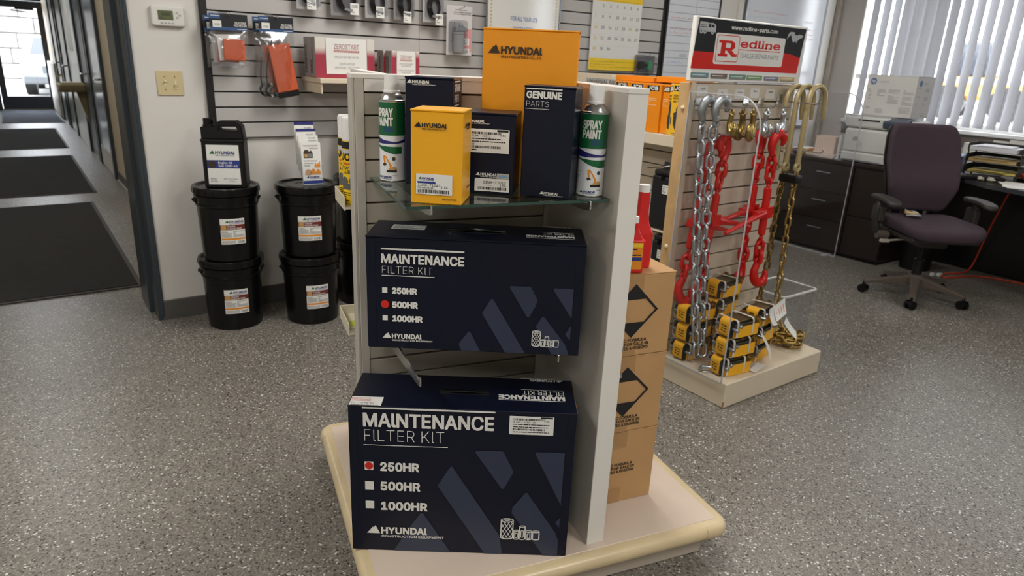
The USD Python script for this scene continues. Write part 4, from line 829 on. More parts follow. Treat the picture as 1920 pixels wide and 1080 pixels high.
# heater carton shelf
zs = 1.2585
hs = thing('wall_shelf', 'cream shelf on slatwall brackets carrying the heater cartons', 'shelf', (0, 0, 0))
obj('board', bx(1.318, 2.35, 3.515, 3.795, zs-.024, zs, .002), CREAM, hs); obj('bracket', bx(1.326, 1.334, 3.53, 3.797, zs-.075, zs-.024), CREAM, hs, label='cream shelf bracket'); obj('bracket', bx(2.33, 2.338, 3.53, 3.797, zs-.075, zs-.024), CREAM, hs)
def heater(label, x0, x1, y0, h, d, lines, group):
    t = thing('heater_carton', label, 'carton', (x0, y0, zs+.0005), 0, group); w = x1-x0
    obj('body', bx(0, w, 0, d, 0, h, .0012), MATS['fade'], t, False); side = M('carton_side_grey', (150, 142, 138), .5)
    obj('side_panel', [bx(-.0012, -.0001, .003, d-.003, .003, h-.003)], side, t, False)
    pr = Print(); pr.lines(.02, .02, h*.8, d*.7, 2, BLACK, 'black_lettering', seed=int(x0*100)); pr.emit(t, frame((-.0014, d*.2, 0), (0, 0, 1), (0, 1, 0)))
    pr = Print(); k = w/.327; a, b = w*.17, w*.862
    if w < .25: a, b = w*.17, w*.85
    pr.rect(a-.002, h*.10, b+.002, h*.995, M('panel_outline', (130, 90, 96), .5), 'panel_outline'); pr.rect(a, h*.105, b, h*.99, PAPER, 'white_panel', 1); cx = (a+b)/2; W = (b-a)
    pr.text('ZEROSTART', cx-W*.31, h*.72, h*.125, W*.62, M('zs_outline', (170, 130, 130), .5), 'logo_lettering', lay=2); pr.rect(cx-W*.31, h*.645, cx+W*.31, h*.695, M('zs_red', (170, 60, 66), .5), 'red_band', 2); pr.text('COLD WEATHER STARTING PRODUCTS', cx-W*.29, h*.658, h*.028, W*.58, WHITE, 'white_lettering', lay=3)
    for i, l in enumerate(lines): pr.text(l[0], cx-W*l[1]/2, h*l[2], h*.058, W*l[1], GREYP, 'grey_lettering', False, 2)
    pr.emit(t, FRONT(0, -.0006, 0)); return t
L1 = [('CIRCULATION TANK HEATER', .60, .50), ('CHAUFFE-MOTEUR', .38, .33), ('A RESERVOIR / CIRCULATION', .60, .235)]
L2 = [('FROST PLUG ENGINE', .72, .52), ('BLOCK HEATER', .5, .45), ('CHAUFFE-BLOC DE MOTEUR', .82, .29), ('POUR DEGEL', .5, .22)]
heater('large maroon and white heater carton in front on the wall shelf', 1.313+.006, 1.642, 3.572, .199, .082, L1, None); heater('large heater carton directly behind the front large one', 1.313+.008, 1.642, 3.660, .199, .082, L1, None)
heater('small maroon and white heater carton in front on the wall shelf', 1.744, 1.912, 3.572, .150, .08, L2, None); heater('small heater carton directly behind the front small one', 1.738, 1.910, 3.665, .150, .08, L2, None)
# sign holder, calendar, little pack, boards
sh_ = thing('sign_holder', 'framed sheet with a gold star border hanging behind the amber box', 'sign', (0, 3.70, 0))
obj('frame', [bx(2.425, 2.437, -.012, .0, 1.33, 1.86, .003), bx(2.985, 2.997, -.012, .0, 1.33, 1.86, .003), bx(2.437, 2.985, -.012, 0, 1.33, 1.342, .003), bx(2.437, 2.985, -.012, 0, 1.848, 1.86, .003), bx(2.60, 2.80, 0, .09, 1.83, 1.85)], M('frame_grey', (140, 148, 156), .25, .8), sh_)
obj('sheet', bx(2.437, 2.985, -.005, -.001, 1.342, 1.848), PAPER, sh_, False); obj('clear_cover', bx(2.437, 2.985, -.0095, -.0085, 1.342, 1.848), pane('sleeve', (.97, .97, .97), rough=.1, edge=1.35), sh_, False)
pr = Print(); star = lambda cx, cy, r: Polygon([(cx+(r if k % 2 == 0 else r*.42)*math.sin(k*PI/5), cy+(r if k % 2 == 0 else r*.42)*math.cos(k*PI/5)) for k in range(10)])
for zz in np.arange(1.36, 1.84, .020):
    for xx in (2.462, 2.96): pr.poly(star(xx, zz, .009), M('star_gold', (206, 176, 70), .5), 'gold_star')
for xx in np.arange(2.482, 2.95, .020): pr.poly(star(xx, 1.832, .009), M('star_gold', (206, 176, 70), .5), 'gold_star')
for s_, z_, w_ in (('FOR ALL YOUR JCB', 1.617, .205), ('PARTS NEEDS', 1.558, .155)): pr.text(s_, 2.71-w_/2, z_, .024 if z_ < 1.65 else .06, w_, M('blue_ink', (70, 104, 160), .5), 'blue_lettering', True)
pr.emit(sh_, FRONT(0, -.0052, 0))
cl = thing('wall_calendar', 'white month calendar with yellow header and footer on the slatwall', 'calendar', (0, 3.785, 0))
cy_ = M('calendar_yellow', (240, 204, 40), .45)
obj('sheet', bx(3.345, 3.815, -.004, 0, 1.345, 1.99), PAPER, cl, False); pr = Print(); pr.rect(3.345, 1.345, 3.815, 1.424, cy_, 'yellow_footer'); pr.rect(3.345, 1.795, 3.815, 1.832, cy_, 'yellow_header'); pr.lines(3.40, 1.800, 3.78, 1.806, 1, M('footer_ink', (190, 150, 30), .5), 'header_print', 1, 5)
for k in range(5): pr.line([(3.352, 1.4365+k*.0712), (3.808, 1.4365+k*.0712)], .0008, M('hairline', (190, 190, 188), .6), 'grid_line')
for d_ in range(1, 31):
    c_, r_w = d_ % 7, (d_)//7; pr.text(str(d_), 3.372+c_*.0655, 1.757-r_w*.0695, .018, None, M('number_yellow', (226, 186, 60), .5) if c_ == 0 or d_ == 19 else GREYP, 'yellow_number' if c_ == 0 else 'day_number', True, 1)
for r_w in range(3): pr.lines(3.36, 1.362+r_w*.018, 3.8, 1.370+r_w*.018, 1, M('footer_ink', (190, 150, 30), .5), 'footer_print', 1, r_w)
pr.emit(cl, FRONT(0, -.0042, 0))
gp_ = thing('small_hang_pack', 'small clear hang pack with green and black switch beside the calendar', 'hang pack', (3.885, 3.77, 1.33))
obj('card', bx(-.10, .10, 0, .002, .0, .13), M('clear_grey', (120, 118, 116), .3), gp_, False); obj('switch_body', [rb(-.075, -.03, -.03, 0, .03, .085, .008), cyl((-.03, -.016, .06), (0, -.016, .06), .014, 14)], BPLASTIC, gp_)
obj('green_switch', rb(.005, .05, -.034, 0, .028, .088, .008), M('green_plastic', (46, 150, 84), .35), gp_, label='green switch body'); obj('blister', mv(soft(sbox(-.095, .01, .095, .12).buffer(-.02).buffer(.02), 0, .04, .01), 0, -.001, 0, rx=90), BLIS, gp_, 40); peg(gp_, 0, .122, .04, .028)
def scribble(p, x0, y0, x1, mat, seed, h=.016):
    R = random.Random(seed); x = x0
    while x < x1:
        q = [(x, y0)]
        for _ in range(R.randint(4, 9)): q.append((q[-1][0]+R.uniform(.004, .010), y0+R.uniform(0, h)))
        p.poly(LineString(q).buffer(.0014), mat, 'marker_writing'); x = q[-1][0]+.014
gbd = thing('planner_board', 'black-framed lined white planner board at the end of the slatwall', 'whiteboard', (0, 3.795, 0))
obj('board', bx(4.095, 4.665, -.008, 0, 1.295, 2.3), M('dry_erase', (212, 216, 222), .25), gbd, False); obj('frame', [bx(4.078, 4.095, -.014, .002, 1.28, 2.31, .002), bx(4.665, 4.682, -.014, .002, 1.28, 2.31, .002), bx(4.095, 4.665, -.014, .002, 1.28, 1.295, .002), bx(4.095, 4.665, -.014, .002, 2.30, 2.315, .002)], BLACKT, gbd)
pr = Print()
for k in range(18): pr.line([(4.095, 1.345+k*.0535), (4.665, 1.345+k*.0535)], .003, GREYP, 'ruled_line')
pr.line([(4.40, 1.295), (4.40, 2.3)], .002, GREYP, 'ruled_line'); RI = M('red_marker', (206, 130, 132), .5); BI = M('blue_marker', (120, 160, 206), .5); KI = M('black_marker', (110, 110, 114), .5)
scribble(pr, 4.13, 1.728, 4.33, RI, 1); scribble(pr, 4.13, 1.625, 4.38, RI, 2); scribble(pr, 4.13, 1.652, 4.34, RI, 7); scribble(pr, 4.13, 1.412, 4.30, BI, 3); pr.text('FIELD', 4.27, 1.462, .020, .075, KI, 'marker_lettering', False)
pr.emit(gbd, FRONT(0, -.0084, 0))
wb = thing('whiteboard', 'large whiteboard with faint red and green notes near the window corner', 'whiteboard', (0, 3.80, 0))
obj('board', bx(5.02, 6.12, -.012, 0, .92, 2.35), M('dry_erase2', (206, 208, 212), .2), wb, False); obj('frame', [bx(5.005, 5.02, -.018, .002, .90, 2.37, .002), bx(6.12, 6.145, -.018, .002, .90, 2.37, .002), bx(5.02, 6.12, -.018, .002, .90, .92, .002)], M('alu_frame', (200, 206, 216), .2, .9), wb)
pr = Print(); GI = M('green_marker', (140, 190, 160), .5)
for k, (x0, z0, x1, mt) in enumerate([(5.1, 1.84, 5.55, RI), (5.1, 1.80, 5.42, GI), (5.78, 1.74, 5.98, RI), (5.78, 1.70, 5.98, RI), (5.80, 1.66, 6.0, RI), (5.85, 1.80, 5.92, GI), (5.72, 1.50, 5.86, RI), (5.72, 1.45, 5.88, RI), (5.70, 1.33, 5.9, GI), (5.66, 1.27, 5.95, RI), (5.66, 1.22, 5.92, RI)]): scribble(pr, x0, z0, x1, mt, 20+k)
pr.emit(wb, FRONT(0, -.0124, 0))

# ================================================================== gondola with seat-cover cartons, facing the corridor
gz = thing('gondola_shelving', 'beige gondola shelving with a UNIVERSAL EQUIPMENT header behind the trailer parts display', 'shelving', (0, 0, 0))
GX, GY0, GY1 = 2.90, 2.318, 3.45
obj('core', bx(GX+.012, GX+.05, GY0, GY1, .1, 1.25), GROOVEB, gz, False); obj('header_board', bx(GX, GX+.05, GY0, GY1, 1.2505, 1.332, .002), CREAM, gz); obj('base_deck', bx(2.52, GX+.05, GY0, GY1, 0, .12, .004), CREAM, gz); obj('end_upright', bx(GX+.002, GX+.052, GY0-.012, GY0, 0, 1.332, .002), CREAM, gz)
for i in range(15):
    z0 = .122+.0752*i; obj('slat', bx(GX, GX+.014, GY0, GY1, z0+.003, z0+.0722, .0015), SLATB, gz)
obj('carton_shelf', [bx(2.694, GX-.001, GY0, GY1, 1.040, 1.065, .001), bx(2.680, 2.694, GY0, GY1, 1.010, 1.066, .002)], CREAM, gz, label='cream shelf with a deep front lip')
for zq in (.574, .372): obj('wire_shelf', bx(2.70, GX-.001, GY0, GY1, zq-.01, zq, .001), CREAM, gz)
obj('peg_hook', [cyl((GX-.16, 2.56, .875), (GX, 2.56, .875), .003, 8), bx(GX-.012, GX, 2.54, 2.58, .85, .90)], CHROME, gz)
lp = obj('header_plate', bx(GX-.006, GX-.0005, 2.70, 3.285, 1.271, 1.307, .001), M('plate_silver', (186, 184, 178), .4), gz)
pr = Print(); pr.text('UNIVERSAL EQUIPMENT', .015, .0095, .018, .385, M('plate_ink', (64, 62, 58), .5), 'dark_lettering'); pr.poly(sbox(.003, .003, .58, .033).exterior.buffer(.0008), GREYP, 'border_line'); pr.emit(gz, LEFTF(GX-.0062, 3.285, 1.271))
obj('rivet', solid([(.006, 0), (.005, .004)], 12).apply_transform(frame((GX, 3.057, 1.322), (0, -1, 0), (0, 0, 1))), CAPW, gz)
def jcb(label, y0, y1, x, h, mat, fn, z=1.0665, d=.11):
    t = thing('seat_cover_carton', label, 'carton', (x, y1, z), 0); w = y1-y0
    obj('body', bx(0, d, -w, 0, 0, h, .0015), mat, t); pr = Print(); fn(pr, w, h); pr.emit(t, LEFTF(-.0003, 0, 0)); return t
def jlogo(p, w, h, k=.62):
    p.rect(w*.10, h-.034, w*(.10+k)+.006, h-.008, BLACK, 'black_panel'); p.text('JCB', w*.14, h-.029, .0165, w*k*.93, WHITE, 'white_lettering', True, 1, heavy=.0008)
def f_or(p, w, h): jlogo(p, w, h, .7); p.lines(w*.1, h*.55, w*.75, h*.72, 5, M('pale_orange', (246, 200, 150), .5), 'small_print', seed=2)
def f_ye(p, w, h):
    jlogo(p, w, h, .8)
    for k, l in enumerate(('HEAVY DUTY', 'PROTECTIVE', 'SEAT COVER')): p.text(l, w*.12, h-.060-k*.014, .009, w*.74, BLACK, 'black_lettering', True)
    s = w
    seat = M('seat_print', (52, 58, 66), .5)
    p.poly(unary_union([Polygon([(.42*s, .13), (.60*s, .155), (.95*s, .150), (.90*s, .105), (.45*s, .098)]).buffer(.003), Polygon([(.30*s, .055), (.28*s, .09), (.45*s, .10), (.88*s, .098), (.92*s, .07), (.80*s, .03), (.45*s, .032)]).buffer(.003), Polygon([(.20*s, .105), (.40*s, .115), (.40*s, .10), (.25*s, .095)])]), seat, 'picture'); p.poly([(.06*s, .05), (.12*s, .055), (.13*s, .085), (.05*s, .09)], seat, 'picture'); p.lines(.2*s, .004, .9*s, .014, 1, GREYP, 'small_print')
jcb('leftmost orange carton on the gondola shelf', 2.713, 2.824, 2.70, .242, JCBO, f_or); jcb('second orange carton from the left on the gondola shelf', 2.598, 2.710, 2.70, .240, JCBO, f_or); jcb('third orange carton from the left, its white print showing past the stand', 2.486, 2.595, 2.70, .239, JCBO, f_or)
jcb('orange carton tucked behind the yellow ones', 2.434, 2.483, 2.712, .238, JCBO, f_or); jcb('yellow seat cover carton just behind the front one', 2.416, 2.432, 2.705, .243, JCBY, f_ye, d=.16)
jcb('front yellow seat cover carton with a seat picture nearest the trailer parts display', 2.322, 2.412, 2.70, .247, JCBY, f_ye, d=.16)

for (y0, y1, x, z0, lab) in ((2.60, 2.88, 2.825, 1.309, 'flat orange carton lying on top of the orange cartons'), (2.33, 2.58, 2.825, 1.3145, 'second flat orange carton lying on top of the yellow cartons')):
    t = thing('seat_cover_carton', lab, 'carton', (x-.07, y0, z0), 0); obj('body', bx(0, .14, 0, y1-y0, 0, .028, .002), JCBO, t); obj('end_flap', bx(-.0006, 0, .01, y1-y0-.01, .002, .024), JCBO, t, False)
for (y0, y1, z0, z1, lab) in ((2.335, 2.486, .5745, .885, 'upper black tool case standing on the gondola shelf'), (2.335, 2.440, .3725, .548, 'lower black tool case on the gondola, under the upper one')):
    t = thing('tool_case', lab, 'case', (2.70, (y0+y1)/2, z0), 0); h = z1-z0; w = (y1-y0)/2
    obj('shell', rb(0, .17, -w, w, 0, h-.03, .012), M('case_black', (28, 28, 30), .45), t); obj('lid', rb(.005, .165, -w+.004, w-.004, h-.032, h, .012), M('case_black', (28, 28, 30), .45), t); obj('latch', bx(-.004, .004, -.012, .012, h-.05, h-.016, .002), BPLASTIC, t)
    pr = Print(); pr.rect(-.024, 0, .024, .046, PAPER, 'white_label'); pr.lines(-.020, .006, .02, .042, 4, GREYP, 'small_print', 1); pr.emit(t, LEFTF(-.0004, -w*.35, h*.62 if h > .2 else h*.30))

# ================================================================== trailer parts display
rd = thing('parts_display', 'beige slatted floor display with a trailer parts sign, wooden edges and a low base', 'display stand', (0, 0, 0))
RX0, RX1, RY = 2.33, 3.055, 1.98
obj('base', bx(RX0, RX1, 1.595, 2.29, 0, .115, .004), CREAM, rd); obj('scuff', mv(bx(-.012, .012, -.001, .001, 0, .03), 2.337, 1.597, .001, rz=0), M('scuff_brown', (150, 110, 80), .7), rd, label='worn brown corner')
obj('panel_core', bx(RX0+.004, RX1-.002, RY+.012, RY+.05, .115, 1.334), GROOVEB, rd, False)
obj('edge_post', [bx(RX0-.006, RX0+.006, RY+.002, RY+.062, .115, 1.336, .003)], WOOD, rd, label='maple edge post'); obj('edge_face', bx(RX0-.005, RX0+.022, RY-.004, RY+.002, .115, 1.336, .001), CREAM, rd); obj('edge_post', bx(RX1-.002, RX1+.008, RY-.002, RY+.062, .115, 1.336, .002), CREAM, rd)
edges = [1.335, 1.2585, 1.1795, 1.1025, 1.0255, .9495, .872, .796, .718, .640, .562, .484, .406, .328, .250, .172, .116]
for a, b in zip(edges, edges[1:]): obj('slat', bx(RX0+.023, RX1-.003, RY, RY+.014, b+.0035, a-.0035, .0015), SLATB, rd)
for z in (1.232, .628): obj('screw_cap', mv(solid([(.009, 0), (.008, .006), (.004, .008)], 14), RX0-.006, RY+.03, z, ry=-90), M('cap_cream', (222, 206, 170), .4), rd)
sg = obj('sign_board', bx(2.298, 3.070, RY-.012, RY+.012, 1.340, 1.592, .003), M('sign_white', (224, 222, 216), .35), rd, label='black and red printed header sign')
SB = M('sign_black', (30, 30, 33), .6, specular_ior_level=.25); SR = M('sign_red', (208, 34, 24), .6, specular_ior_level=.25); SG = M('sign_grey', (170, 172, 174), .4)
pr = Print(); o = lambda x, z: (x, z)
pr.poly([(2.312, 1.586), (3.056, 1.582), (3.032, 1.387), (2.292, 1.391)], SB, 'black_ground'); pr.poly([(2.2985, 1.458), (2.419, 1.457), (2.60, 1.461), (2.80, 1.470), (2.915, 1.473), (2.98, 1.468), (3.041, 1.455), (3.032, 1.387), (2.292, 1.391)], SR, 'red_ground', 1)
wp = sbox(2.425, 1.412, 2.908, 1.535); pr.poly(wp.buffer(-.012).buffer(.012), WHITE, 'white_plate', 2); pr.poly(sbox(2.437, 1.424, 2.583, 1.527).buffer(-.012).buffer(.012).exterior.buffer(.0016), SR, 'red_line', 3)
# slab-serif R and word
sl = Polygon([(2.450, 1.444), (2.450, 1.4545), (2.466, 1.4545), (2.466, 1.497), (2.450, 1.497), (2.450, 1.5075), (2.535, 1.5075), (2.556, 1.498), (2.558, 1.480), (2.538, 1.470), (2.562, 1.4545), (2.576, 1.4545), (2.576, 1.444), (2.544, 1.444), (2.505, 1.468), (2.496, 1.468), (2.496, 1.4545), (2.512, 1.4545), (2.512, 1.444)]).difference(Polygon([(2.496, 1.4785), (2.496, 1.4975), (2.526, 1.4975), (2.531, 1.488), (2.526, 1.4785)]))
pr.poly(sl, SR, 'red_lettering', 3); pr.text('edline', 2.592, 1.4845, .030, .285, SR, 'red_lettering', True, 3)
for x_, z_ in ((2.690, 1.4845), (2.734, 1.4845), (2.716, 1.4845), (2.770, 1.4845), (2.800, 1.4845)): pr.rect(x_-.010, z_, x_+.012, z_+.0035, SR, 'red_lettering', 3)
pr.rect(2.586, 1.4735, 2.879, 1.4765, SR, 'red_line', 3); pr.text('TRAILER REPAIR PARTS', 2.596, 1.4425, .0185, .278, M('sign_mid_grey', (150, 152, 156), .4), 'grey_lettering', True, 3)
pr.text('www.redline-parts.com', 2.518, 1.5525, .0155, .325, WHITE, 'white_lettering', True, 1)
pr.poly(unary_union([sbox(2.318, 1.540, 2.365, 1.572), Polygon([(2.365, 1.535), (2.365, 1.568), (2.40, 1.57), (2.418, 1.562), (2.420, 1.535)])]), SG, 'truck_picture', 1); pr.poly(unary_union([sbox(2.372, 1.552, 2.388, 1.564), sbox(2.392, 1.553, 2.408, 1.563), sbox(2.322, 1.558, 2.36, 1.560), sbox(2.322, 1.552, 2.36, 1.554)]), SB, 'truck_detail', 2)
for cx in (2.330, 2.352, 2.40): pr.poly(Point(cx, 1.536).buffer(.010).difference(Point(cx, 1.536).buffer(.004)), SG, 'truck_picture', 2)
pr.poly([(2.915, 1.530), (2.925, 1.558), (2.94, 1.566), (2.975, 1.564), (2.97, 1.555), (2.995, 1.552), (3.005, 1.558), (3.04, 1.553), (3.03, 1.543), (3.015, 1.54), (3.0, 1.53), (2.992, 1.518), (2.985, 1.53), (2.97, 1.520), (2.955, 1.532), (2.945, 1.552), (2.93, 1.545)], SG, 'machine_picture', 1)
for (x0, x1, z0, z1, c, s_) in ((2.297, 2.410, 1.359, 1.3755, (96, 140, 146), 'AIR CHAMBERS'), (2.422, 2.532, 1.3575, 1.374, (104, 84, 72), 'BRAKE PARTS'), (2.545, 2.659, 1.3565, 1.3735, (84, 130, 112), 'LANDING GEAR'), (2.666, 2.778, 1.3555, 1.3725, (108, 152, 82), 'LIGHTING'), (2.790, 2.902, 1.3545, 1.3695, (112, 112, 142), 'SUSPENSION'), (2.910, 3.027, 1.3545, 1.3695, (196, 168, 84), 'WHEELS')):
    pr.rect(x0, z0, x1, z1, M('chip_%d' % c[0], c, .45), 'colour_tab', 1); pr.rect(x0+.003, z0-.004, x1-.002, z0-.001, M('chip_shadow', (92, 92, 90), .5), 'tab_underline'); pr.lines(x0+.012, z0+.004, x1-.02, z0+.012, 1, WHITE, 'white_lettering', 2, len(s_))
pr.emit(rd, FRONT(0, RY-.0124, 0))
for k, (xc, zc) in enumerate(((2.397, 1.303), (2.533, 1.290), (2.648, 1.292), (2.757, 1.296), (2.872, 1.294))):
    obj('price_tag', bx(xc-.034, xc+.034, RY-.0012, RY-.0002, zc-.021, zc+.021), PAPER, rd, False); pr = Print(); pr.lines(-.012, .004, .018, .014, 2, BLACK, 'small_print', seed=k); pr.emit(rd, FRONT(xc, RY-.0014, zc))
def pegr(x, z, L): obj('peg_hook', [tube([(x, RY, z), (x, RY-L*.5, z), (x, RY-L+.012, z), (x, RY-L, z+.004), (x, RY-L-.004, z+.02)], .0034, 8), bx(x-.02, x+.02, RY-.004, RY, z-.014, z+.03, .001)], CHROME, rd, label='chrome peg')
for x, z, L in ((2.378, 1.243, .17), (2.49, 1.245, .16), (2.575, 1.243, .16), (2.70, 1.243, .15), (2.81, 1.245, .15), (2.95, 1.262, .20), (2.42, 1.135, .16), (2.80, 1.140, .17), (2.985, 1.05, .24)): pegr(x, z, L)
ac = thing('acrylic_guard', 'clear acrylic guard with a rounded corner at the left of the trailer parts display', 'guard', (0, 0, 0))
g = sbox(1.615, .1155, 1.975, 1.30).buffer(0); g = unary_union([sbox(1.615, .1155, 1.975, 1.18), sbox(1.735, 1.1, 1.975, 1.30), Point(1.735, 1.18).buffer(.12, quad_segs=12)])
TX = np.array([[0, 0, 1, 2.316], [1, 0, 0, 0], [0, 1, 0, 0], [0, 0, 0, 1.]])
obj('sheet', slab(g, 0, .004).apply_transform(TX), ACRY, ac, False); obj('polished_edge', slab(g.exterior.buffer(.0022), -.0004, .0044).apply_transform(TX), ACRYE, ac, False, label='bright polished edge')

# ---- chains, hooks, binders
def link(L, W, r, n=18, k=6):
    a = np.linspace(0, PI, n//2); s = (L-W)/2; h = (W-2*r)/2
    p = np.r_[np.c_[h*np.cos(a), s+h*np.sin(a)], np.c_[h*np.cos(a+PI), -s+h*np.sin(a+PI)]]
    return tube(np.c_[p[:, 0], np.zeros(len(p)), p[:, 1]], r, k, closed=True)
def along(m, p, d, spin):
    """put a link (long axis z) at p along d, turned by spin about its long axis"""
    d = np.asarray(d, float); d /= np.linalg.norm(d); x = np.cross(d, [0, 1, 0.01]); x /= np.linalg.norm(x); y = np.cross(d, x); c, s = math.cos(spin), math.sin(spin); T = np.eye(4); T[:3, 0] = c*x+s*y; T[:3, 1] = np.cross(d, T[:3, 0]); T[:3, 2] = d; T[:3, 3] = p; q = m.copy(); q.apply_transform(T); return q
def chain(t, pts, L, W, r, mat, sp0=0., n=None):
    P = spline(pts, 400); s = np.r_[0, np.cumsum(np.linalg.norm(np.diff(P, axis=0), axis=1))]; pitch = L-2*r; lk = link(L, W, r); q = pitch/2; i = 0
    while q < s[-1]:
        c = np.array([np.interp(q, s, P[:, k]) for k in range(3)]); e = np.array([np.interp(min(q+.01, s[-1]), s, P[:, k])-np.interp(max(q-.01, 0), s, P[:, k]) for k in range(3)])
        obj('link', along(lk, c, e, sp0+(PI/2 if i % 2 else 0)), mat, t, True); q += pitch; i += 1
def hook_mesh(s, fat=1.0):
    """clevis grab hook: eye at the top (z=0), body sweeping down into the open throat; about s tall"""
    P = np.array([(0, -.02), (.06, -.20), (.10, -.38), (.04, -.62), (-.14, -.80), (-.36, -.74), (-.44, -.54), (-.36, -.40)])*s; R_ = np.array([.10, .10, .115, .13, .135, .12, .09, .05])*s*fat
    from scipy.interpolate import CubicSpline
    tt = np.linspace(0, 1, len(P)); u = np.linspace(0, 1, 26); C = CubicSpline(tt, P)(u); rr = np.interp(u, tt, R_)
    return [tube(np.c_[C[:, 0], np.zeros(26), C[:, 1]], rr, 12), tube(np.c_[.085*s*np.cos(np.linspace(0, 2*PI, 19)[:-1]), np.zeros(18), .05*s+.085*s*np.sin(np.linspace(0, 2*PI, 19)[:-1])], .045*s*fat, 8, closed=True)]
def hook(label, x, y, z, s, mat, rz=0, flip=False, fat=1., pin=True):
    t = thing('grab_hook', label, 'hook', (x, y, z), rz); hm = hook_mesh(s, fat); obj('body', mv(cat_(hm), ry=180 if flip else 0), mat, t, True)
    if pin: obj('pin', cyl((-.05*s, -.11*s, .05*s), (-.05*s, .11*s, .05*s), .035*s, 10) if False else cyl((0, -.12*s, -.03*s), (0, .12*s, -.03*s), .04*s, 10), mat, t, True)
    return t
# silver transport chain doubled over a peg with its two big hooks
sc_ = thing('transport_chain', 'long bright zinc chain with big hooks hanging at the left of the parts display', 'chain', (0, 0, 0))
chain(sc_, [(2.350, 1.918, 1.165), (2.350, 1.895, .9), (2.349, 1.852, .55), (2.345, 1.80, .26), (2.344, 1.775, .150)], .074, .046, .0074, STEEL)
chain(sc_, [(2.392, 1.895, 1.165), (2.391, 1.876, .9), (2.389, 1.838, .55), (2.386, 1.793, .26), (2.372, 1.765, .150)], .074, .046, .0074, STEEL, .6)
chain(sc_, [(2.30+.04, 1.75, .128), (2.36, 1.725, .127), (2.385, 1.715, .127)], .074, .046, .0074, STEEL, .3)
for x, y in ((2.350, 1.922), (2.392, 1.885)):
    obj('grab_hook', [mv(m_, x+.004, y, 1.182, rz=-12, ry=180) for m_ in hook_mesh(.115, 1.25)], GALV, sc_, True, label='large pale cast hook')
for k, (x, y, z, s, mt, n_) in enumerate([(2.447, 1.85, 1.222, .105, BRASS, 'gold slip hook nearest the big silver hooks'), (2.545, 1.87, 1.222, .125, BRASS2, 'gold grab hook, rear one of the pair'), (2.585, 1.845, 1.225, .13, BRASS, 'gold grab hook, front one of the pair'), (2.70, 1.86, 1.222, .115, STEEL, 'silver hook left of the other small silver hook'), (2.812, 1.855, 1.222, .112, STEEL, 'small silver hook nearest the tan J hooks')]):
    hook(n_+' on the trailer parts display', x, y, z, s, mt, rz=[60, 20, 25, 62, 15][k])
def binder(label, x, y, z, tilt, hdir, hdrop, hl=.30, tw=0):
    """ratchet load binder hanging by its top hook; z = top of the hook"""
    t = thing('load_binder', label, 'load binder', (x, y, z), 0)
    T = lambda m_: mv(m_, ry=tilt)
    obj('grab_hook', T(cat_([mv(q, 0, 0, -.115, ry=180, rz=180+tw) for q in hook_mesh(.125, 1.3)])), REDP, t, True)
    obj('link', T(mv(link(.084, .058, .0095), 0, 0, -.148, rz=90+tw)), REDP, t, True); obj('link', T(mv(link(.086, .060, .0095), 0, 0, -.192, rz=tw)), REDP, t, True)
    obj('eye_bolt', T(cat_([tube(np.c_[np.zeros(18), .014*np.cos(np.linspace(0, 2*PI, 19)[:-1]), -.228+.014*np.sin(np.linspace(0, 2*PI, 19)[:-1])], .006, 8, closed=True), cyl((0, 0, -.24), (0, 0, -.26), .009, 12)])), REDP, t, True)
    obj('barrel', T(cat_([solid([(.012, -.255), (.017, -.260), (.0175, -.36), (.0175, -.37), (.0175, -.47), (.016, -.475), (.012, -.48)][::-1], 20)])), REDP, t, 40)
    obj('ratchet_housing', T(cat_([rb(-.026, .026, -.026, .026, -.385, -.350, .006), rb(-.022, .022, -.03, -.022, -.395, -.34, .003)])), REDP, t, 40)
    hz = -.3675; e = np.array([hdir*hl, -.03, hz-hdrop]); a = np.array([hdir*.02, -.012, hz])
    obj('handle', T(cat_([tube(np.linspace(a, e, 8), np.array([.017, .016, .0145, .013, .011, .010, .009, .0085]), 10), rb(min(a[0], a[0]+hdir*.07), max(a[0], a[0]+hdir*.07), -.026, .006, hz-.02-hdrop*.1, hz+.014, .006)])), REDP, t, 40)
    obj('lower_bolt', T(cat_([cyl((0, 0, -.48), (0, 0, -.50), .009, 12), tube(np.c_[np.zeros(18), .014*np.cos(np.linspace(0, 2*PI, 19)[:-1]), -.514+.014*np.sin(np.linspace(0, 2*PI, 19)[:-1])], .006, 8, closed=True)])), REDP, t, True)
    obj('link', T(mv(link(.086, .060, .0095), 0, 0, -.545, rz=tw)), REDP, t, True); obj('link', T(mv(link(.082, .058, .0095), 0, 0, -.588, rz=90+tw)), REDP, t, True)
    obj('slip_hook', T(cat_([mv(q, 0, 0, -.612, rz=tw) for q in hook_mesh(.135, 1.25)])), REDP, t, True)
    return t
binder('red ratchet load binder on the left, the front one behind the silver chain', 2.505, 1.900, 1.125, 4.5, 1, .03, .24, 10)
binder('red ratchet load binder on the left, the rear one of its pair', 2.440, 1.930, 1.105, 6.5, 1, .02, .20, 150)
binder('red ratchet load binder at the right front, its handle reaching left', 2.772, 1.850, 1.145, -2.0, -1, .055, .31, 170)
binder('red ratchet load binder at the right, behind its neighbour', 2.772, 1.915, 1.145, .5, -1, .03, .28, 20)
